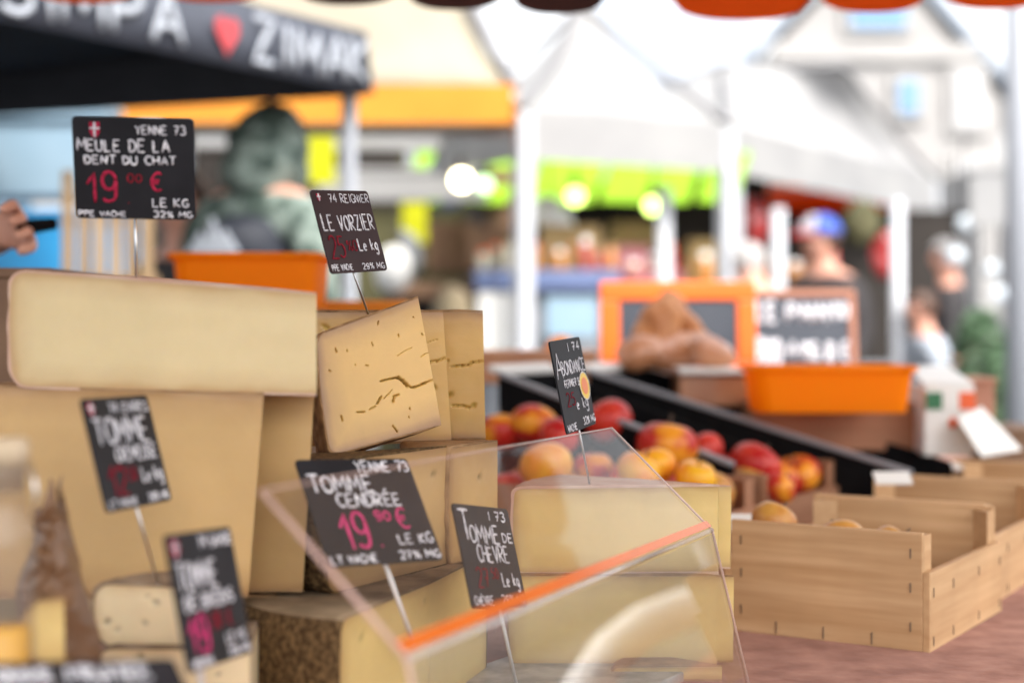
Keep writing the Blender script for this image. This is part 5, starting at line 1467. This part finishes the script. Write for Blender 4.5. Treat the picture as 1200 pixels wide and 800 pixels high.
p = P(-10, 200, 6.6); boxy('white_screen', -60, 120, 34, 300, 7.0, .05, 'ice_pl', 'pale blue screen behind the blue crates', 'screen')

# ================================================================== PEOPLE
def skin_obj(name, verts, edges, radii, m, parent, sub=2, root_i=0):
    me = bpy.data.meshes.new(name); me.from_pydata([tuple(v) for v in verts], edges, [])
    me.materials.append(m)
    o = bpy.data.objects.new(name, me); COL.objects.link(o)
    o.parent = parent
    sk = o.modifiers.new('skin', 'SKIN'); sk.use_smooth_shade = True
    for i, r_ in enumerate(radii):
        d_ = me.skin_vertices[0].data[i]; d_.radius = r_ if isinstance(r_, tuple) else (r_, r_); d_.use_root = (i == root_i)
    ss = o.modifiers.new('sub', 'SUBSURF'); ss.levels = sub; ss.render_levels = sub
    return o
def person(loc, rz, h, label, jacket, trousers, hair=None, arms=None, group=None, hood=None, vest=None, cap=None, lean=0, grip=1.0):
    k = h / 1.75
    r = thing('person', loc, label, 'person', group, rz=rz); r.scale = (k, k, k)
    AL = arms or ((-.24, -.02, 1.16, -.25, .12, .95), (.24, -.02, 1.16, .25, .12, .95))
    v = [(0, 0, .95), (0, 0, 1.12), (0, .01, 1.32), (0, 0, 1.46), (0, .01 + lean * .2, 1.53), (0, .03 + lean * .4, 1.60), (0, .035 + lean * .5, 1.66), (0, .02 + lean * .5, 1.715)]
    rad = [(.13, .10), (.125, .095), (.15, .11), (.07, .06), (.055, .055), (.072, .085), (.078, .095), (.05, .06)]
    e = [(i, i + 1) for i in range(7)]
    v.append((0, .125 + lean * .5, 1.635)); rad.append(.014); e.append((6, 8))   # nose
    for sx in (-1, 1): v.append((sx * .085, .02 + lean * .5, 1.645)); rad.append(.016); e.append((6, len(v) - 1))   # ears
    jv = [(0, 0, .90), (0, 0, 1.12), (0, .01, 1.32), (0, 0, 1.41), (0, .0, 1.46)]; jr = [(.165, .125), (.155, .12), (.18, .135), (.12, .095), (.072, .072)]; je = [(0, 1), (1, 2), (2, 3), (3, 4)]
    tv = [(0, 0, .96)]; tr = [(.15, .12)]; te = []
    for si, sx in enumerate((-1, 1)):
        ex, ey, ez, wx, wy, wz = AL[si]
        b0_ = len(v)
        v += [(sx * .17, 0, 1.43), (ex, ey, ez), (wx, wy, wz)]; rad += [.062, .044, .031]
        e += [(3, b0_), (b0_, b0_ + 1), (b0_ + 1, b0_ + 2)]
        wv = Vector((wx, wy, wz)); dr = (wv - Vector((ex, ey, ez))).normalized()
        side = dr.cross(Vector((sx, 0, .2))).normalized()
        pl = wv + dr * .07; v.append(tuple(pl)); rad.append((.036, .020)); e.append((b0_ + 2, b0_ + 3))
        pi_ = b0_ + 3
        curl = side.cross(dr).normalized()
        if curl.z > 0: curl = -curl
        for f in range(4):
            off = side * (.030 - .020 * f); ln = (.07, .082, .078, .06)[f]
            f0 = len(v)
            v += [tuple(pl + dr * .022 + off), tuple(pl + dr * (.022 + ln * .55) + off * 1.1 + curl * .012 * grip), tuple(pl + dr * (.022 + ln * (.9 if grip < 2 else .42)) + off * 1.05 + curl * (.034 if grip < 2 else .052))]
            rad += [.0098, .0088, .007]; e += [(pi_, f0), (f0, f0 + 1), (f0 + 1, f0 + 2)]
        f0 = len(v)
        v += [tuple(wv + dr * .035 + side * .038), tuple(wv + dr * .075 + side * .058 + curl * .02), tuple(wv + dr * .105 + side * .055 + curl * .035)]; rad += [.012, .0105, .008]
        e += [(b0_ + 2, f0), (f0, f0 + 1), (f0 + 1, f0 + 2)]
        j0 = len(jv)
        jv += [(sx * .195, 0, 1.41), (ex, ey, ez), tuple(wv - dr * .02)]; jr += [.092, .064, .05]
        je += [(3, j0), (j0, j0 + 1), (j0 + 1, j0 + 2)]
        l0 = len(v)
        v += [(sx * .09, 0, .88), (sx * .10, .02, .50), (sx * .10, -.015, .09), (sx * .105, .13, .04)]; rad += [.085, .058, .04, .035]
        e += [(0, l0), (l0, l0 + 1), (l0 + 1, l0 + 2), (l0 + 2, l0 + 3)]
        t0 = len(tv)
        tv += [(sx * .095, 0, .86), (sx * .10, .02, .50), (sx * .10, -.012, .10)]; tr += [.105, .078, .066]
        te += [(0, t0), (t0, t0 + 1), (t0 + 1, t0 + 2)]
    skin_obj('body', v, e, rad, M['skin'], r)
    skin_obj('jacket', jv, je, jr, M[jacket], r)
    skin_obj('trousers', tv, te, tr, M[trousers], r)
    for sx in (-1, 1):
        skin_obj('shoe', [(sx * .10, -.06, .045), (sx * .10, .03, .05), (sx * .105, .16, .035)], [(0, 1), (1, 2)], [(.045, .04), (.05, .045), (.045, .03)], M['black'], r)
    def dome(nm, m, c, rx, ry, rz_, t0, mb=None, front=None, bulge=0):
        mb = MB(); n_, kk = 24, 12; vs = []
        for i in range(kk + 1):
            th = R(t0) + (PI / 2 - R(t0)) * i / kk
            for j in range(n_):
                ph = 2 * PI * j / n_
                dd = Vector((math.cos(th) * math.cos(ph), math.cos(th) * math.sin(ph), math.sin(th)))
                lift = 0
                if front is not None and dd.y > front and th < R(28): lift = (R(28) - th) * rz_ * .9
                p = Vector(c) + Vector((dd.x * rx, dd.y * ry, dd.z * rz_ + lift))
                p += dd * noise.noise(p * 30) * .008
                vs.append(p)
        mb.add(vs, [(i * n_ + j, i * n_ + (j + 1) % n_, (i + 1) * n_ + (j + 1) % n_, (i + 1) * n_ + j) for i in range(kk) for j in range(n_)], 0, True)
        o = mb.build(nm, m, r, local=True); so = o.modifiers.new('thick', 'SOLIDIFY'); so.thickness = .006
        return o
    hc = (0, .025 + lean * .5, 1.655)
    if hair: dome('hair', M[hair], hc, .093, .108, .105, -35, front=.25)
    if cap:
        c_ = dome('cap', M[cap[0]], (0, .03 + lean * .5, 1.675), .10, .118, .10, -4)
        mb = MB(); mb.slab([(-.07, .12, 1.675), (.07, .12, 1.675), (.055, .20, 1.66), (-.055, .20, 1.66)], (0, 0, 1), .008); mb.build('brim', M[cap[1]], c_, local=True)
        for sx, kx in ((-1, cap[2]), (1, cap[1])):
            mb = MB(); n_ = 8; vs = []
            for i in range(n_ + 1):
                for j in range(n_ + 1):
                    th, ph = R(2 + 70 * i / n_), R((0 if sx > 0 else 180) - 50 + 100 * j / n_)
                    vs.append((.106 * math.cos(th) * math.cos(ph), .03 + .124 * math.cos(th) * math.sin(ph), 1.675 + .106 * math.sin(th)))
            mb.add(vs, [(i * (n_ + 1) + j, i * (n_ + 1) + j + 1, (i + 1) * (n_ + 1) + j + 1, (i + 1) * (n_ + 1) + j) for i in range(n_) for j in range(n_)], 0, True)
            o = mb.build('side_panel', M[kx], c_, local=True); so = o.modifiers.new('thick', 'SOLIDIFY'); so.thickness = .004
    if hood:
        mb = MB(); n_, kk = 28, 22; vs = []
        for i in range(kk + 1):
            f = i / kk; z_ = 1.40 + .37 * f
            rr_ = max(.128 * math.sqrt(max(0, 1 - ((f - .50) / .50) ** 2)), .085 if f < .4 else .004)
            cy_ = .0 + lean * .5 * f + .01
            for j in range(n_):
                ph = R(-60) + R(300) * (j / (n_ - 1)) - R(225)
                p = Vector((rr_ * math.cos(ph + R(30)), cy_ + rr_ * 1.15 * math.sin(ph + R(30)), z_))
                p += (p - Vector((0, cy_, z_))) * noise.noise(p * 14) * .25
                vs.append(p)
        mb.add(vs, [(i * n_ + j, i * n_ + j + 1, (i + 1) * n_ + j + 1, (i + 1) * n_ + j) for i in range(kk) for j in range(n_ - 1)], 0, True)
        o = mb.build('hood', M[hood], r, local=True); so = o.modifiers.new('thick', 'SOLIDIFY'); so.thickness = .008
    if vest:
        skvest = skin_obj('vest', [(0, 0, .88), (0, 0, 1.12), (0, -.03, 1.30), (0, -.04, 1.42)], [(0, 1), (1, 2), (2, 3)], [(.185, .165), (.18, .17), (.175, .205), (.15, .19)], M[vest], r)
        mb = MB(); q_ = Vector((0, -.222, 1.27)); n_ = Vector((0, -1, 0))
        for st in ([(-.13, -.05), (.13, -.05), (.12, -.01), (-.12, -.01)], [(-.10, .003), (-.045, .07), (-.02, .04), (.0, .115), (.03, .05), (.05, .075), (.10, .003)]):
            mb.slab([q_ + Vector((x, 0, z_)) for x, z_ in st], n_, .010)
        mb.build('back_emblem', M['letter'], r, local=True)
    return r
person(Vector((P(303, 800, 5.0).x, 5.0, .145)), R(-28), 1.82, 'person seen from behind in a grey green hood and navy vest with a white emblem', 'hood', 'jeans', hood='hood', vest='vest', hair='hair_brown', lean=.12)
person(Vector((P(222, 300, 5.2).x, 5.2, 0)), R(150), 1.76, 'person in a black coat standing behind the wide black sign', 'coat_dark', 'jeans', hair='hair_brown')
p = Vector((P(303, 800, 5.0).x, 5.0, 0)); mb = MB()
for i in range(5): mb.box((p.x, p.y - .32 + .16 * i, .133), 1.2, .12, .022)
for i in (-1, 0, 1): mb.box((p.x + .54 * i, p.y, .061), .1, .8, .12)
tag(mb.build('pallet', M['wood_pale']), 'wooden pallet under the feet of the hooded person', 'pallet')
# person reaching in from the left edge
px0 = P(15, 272, 2.3)
rp = person(Vector((px0.x - .41, 2.28, 0)), R(-90), 1.75, 'person outside the left edge whose hand holds a dark object into the picture', 'coat_dark', 'jeans', hair='hair_grey',
            arms=((-.24, .10, 1.30, -.05, .36, 1.375), (.24, -.02, 1.16, .25, .12, .95)), grip=2.6)
q = px0 + Vector((.0, -.03, 0))
mb = MB(); mb.tube([P(20, 268, 2.25), P(64, 262, 2.27)], [.012, .009], 12); h_ = mb.build('marker_pen', M['black'])
tag(h_, 'dark pen like object held in the hand at the left edge', 'pen')
mb = MB(); mb.tube([P(63, 262, 2.27), P(66, 261.6, 2.27)], [.0095, .005], 12); mb.build('tip', M['black'], h_)
person(Vector((P(965, 300, 8.1).x, 8.1, 0)), R(125), 1.80, 'man in a blue white and red cap under the large white tent', 'coat_dark', 'jeans', hair='hair_brown', cap=('cap_white', 'cap_red', 'cap_blue'))
person(Vector((P(890, 300, 7.7).x, 7.7, 0)), R(20), 1.66, 'grey haired person in a navy coat beside the right tent leg', 'coat_navy', 'jeans', hair='hair_grey', lean=.2)
person(Vector((P(800, 300, 10.0).x, 10.0, 0)), R(60), 1.68, 'person in a pink top at the back of the middle stall', 'coat_pink', 'jeans', hair='hair_brown')
person(Vector((P(1084, 300, 8.3).x, 8.3, 0)), R(95), 1.42, 'short person in a white top right of the brown framed blackboard', 'coat_white', 'jeans', hair='hair_brown')
person(Vector((P(1115, 300, 9.6).x, 9.6, 0)), R(70), 1.78, 'grey haired person in a dark coat near the right leg of the large tent', 'coat_dark', 'jeans', hair='hair_grey')

# ================================================================== SHRUBS, RIGHT
def shrub(px, y, top_py, wid, label, seed):
    p = P(px, 500, y); rnd = random.Random(seed)
    ztop_ = P(px, top_py, y).z
    root = thing('potted_shrub', (p.x, y, 0), label, 'potted shrub', 'potted shrubs at the right edge')
    mb = MB(); mb.lathe([(.14, 0), (.19, .32), (.205, .33), (.205, .37), (.18, .37), (.17, .33)], (p.x, y, 0), 24); mb.build('pot', M['terracotta'], root)
    mb = MB(); mb.tube([(p.x, y, .3), (p.x + .02, y, .7), (p.x - .01, y, ztop_ - .2)], [.025, .018, .008], 8)
    for i in range(7):
        a = rnd.uniform(0, 6.28); z_ = rnd.uniform(.5, ztop_ - .3)
        mb.tube([(p.x, y, z_), (p.x + math.cos(a) * wid * .6, y + math.sin(a) * wid * .6, z_ + .25)], [.01, .004], 6)
    mb.build('stem', M['bark'], root)
    mb = MB()
    for i in range(1300):
        f = rnd.random(); z_ = .42 + (ztop_ - .42) * f
        rr_ = wid * (math.sin(PI * min(1, f * .85 + .12)) ** .6) * rnd.random() ** .4 * (.75 + .35 * noise.noise(Vector((f * 5, seed, i % 7))))
        a = rnd.uniform(0, 6.28)
        c = Vector((p.x + math.cos(a) * rr_, y + math.sin(a) * rr_, z_))
        d1 = Vector((rnd.gauss(0, 1), rnd.gauss(0, 1), rnd.gauss(0, .7))).normalized(); d2 = d1.orthogonal().normalized()
        L1 = rnd.uniform(.025, .05)
        mb.add([c - d1 * L1, c + d2 * L1 * .4, c + d1 * L1, c - d2 * L1 * .4], [(0, 1, 2, 3)])
    mb.build('foliage', M['leaf'], root)
shrub(1150, 7.4, 365, .24, 'taller dark green potted shrub left of the grey street post', 1)
shrub(1182, 8.0, 395, .22, 'smaller potted shrub partly hidden by the grey street post', 2)
for k in protos:
    pass

# ------------------------------------------------------------------ more goods in the far stalls
boxy('cardboard_box', -90, 322, 58, 520, 1.95, .3, 'brown_box', 'brown cardboard box just showing left of the topmost pale wedge')
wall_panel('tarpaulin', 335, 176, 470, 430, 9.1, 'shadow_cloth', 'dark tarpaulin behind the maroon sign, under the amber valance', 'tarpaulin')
wall_panel('white_banner', 1138, 198, 1194, 260, 9.3, 'tent_white', 'white hanging trim right of the large white tent', 'banner')
rg = random.Random(5)
def jar(px, py, y, r_, h_, m, label, grp):
    p = P(px, py, y); root = thing('jar', p, label, 'jar', grp)
    mb = MB(); mb.lathe([(r_ * .9, 0), (r_, .008), (r_, h_ * .72), (r_ * .7, h_ * .8)], p, 16); mb.build('glass', M[m], root)
    mb = MB(); mb.lathe([(r_ * .75, h_ * .8), (r_ * .78, h_ * .82), (r_ * .78, h_), (r_ * .7, h_ * 1.01)], p, 16); mb.build('lid', M[rg.choice(('white_gloss', 'red', 'tan_box'))], root)
M['jar_amber'] = mat('amber_jar', (0.45, 0.18, 0.03), rough=0.15, spec=0.8)
M['jar_red'] = mat('red_jar', (0.35, 0.03, 0.03), rough=0.15, spec=0.8)
M['jar_pale'] = mat('pale_jar', (0.55, 0.5, 0.36), rough=0.15, spec=0.8)
for i in range(11):
    jar(566 + i * 15, 317, 7.95 + .12 * (i % 2), .028, .11 + .03 * (i % 3), rg.choice(('jar_amber', 'jar_red', 'jar_pale')), 'small jar in the row on the blue edged counter', 'jars on the blue edged counter')
for i in range(12):
    jar(742 + i * 21, 336, 9.5 + .15 * (i % 2), .045, .16 + .05 * (i % 3), rg.choice(('jar_amber', 'jar_red', 'jar_pale')), 'jar in the row on the long brown counter', 'jars on the long brown counter')
for i, (px, py, y, k) in enumerate(((470, 300, 9.0, 'grey_cloth'), (520, 215, 9.4, 'shelf_blue'), (880, 262, 10.4, 'jar_red'), (1010, 262, 10.8, 'olive'), (1040, 300, 10.6, 'jar_red'))):
    blob('hanging_bag', [(P(px, py, y), .12, .09, .17)], M[k], ('grey bag hanging left of the brown cartons', 'blue bag hanging under the brightest lamp', 'red bag hanging beside the right tent leg', 'olive bag hanging right of the capped man', 'dark red bag hanging low right of the capped man')[i], 'bag', i, .03, 9)
for i, (px, py, y) in enumerate(((1120, 300, 9.2), (1163, 316, 9.8), (1172, 345, 9.4), (1130, 262, 10.0))):
    p = P(px, py, y); root = thing('hanging_lamp', p, ('frosted globe lamp beside the right leg of the large tent', 'frosted globe lamp left of the street post', 'lowest frosted globe lamp left of the street post', 'frosted globe lamp high under the large tent edge')[i], 'lamp', 'globe lamps at the right')
    mb = MB(); mb.lathe([(.05 * math.cos(R(t)) + .0004, .05 * math.sin(R(t))) for t in range(-90, 91, 15)], p, 20); mb.build('globe', M['globe'] if 'globe' in M else M.setdefault('globe', mat('lit_globe', (0.5, 0.55, 0.6), emit=(0.85, 0.95, 1.0), estr=0.12)), root)
    mb = MB(); mb.tube([p + Z * .045, p + Z * .6], .006, 6); mb.build('cable', M['black'], root)
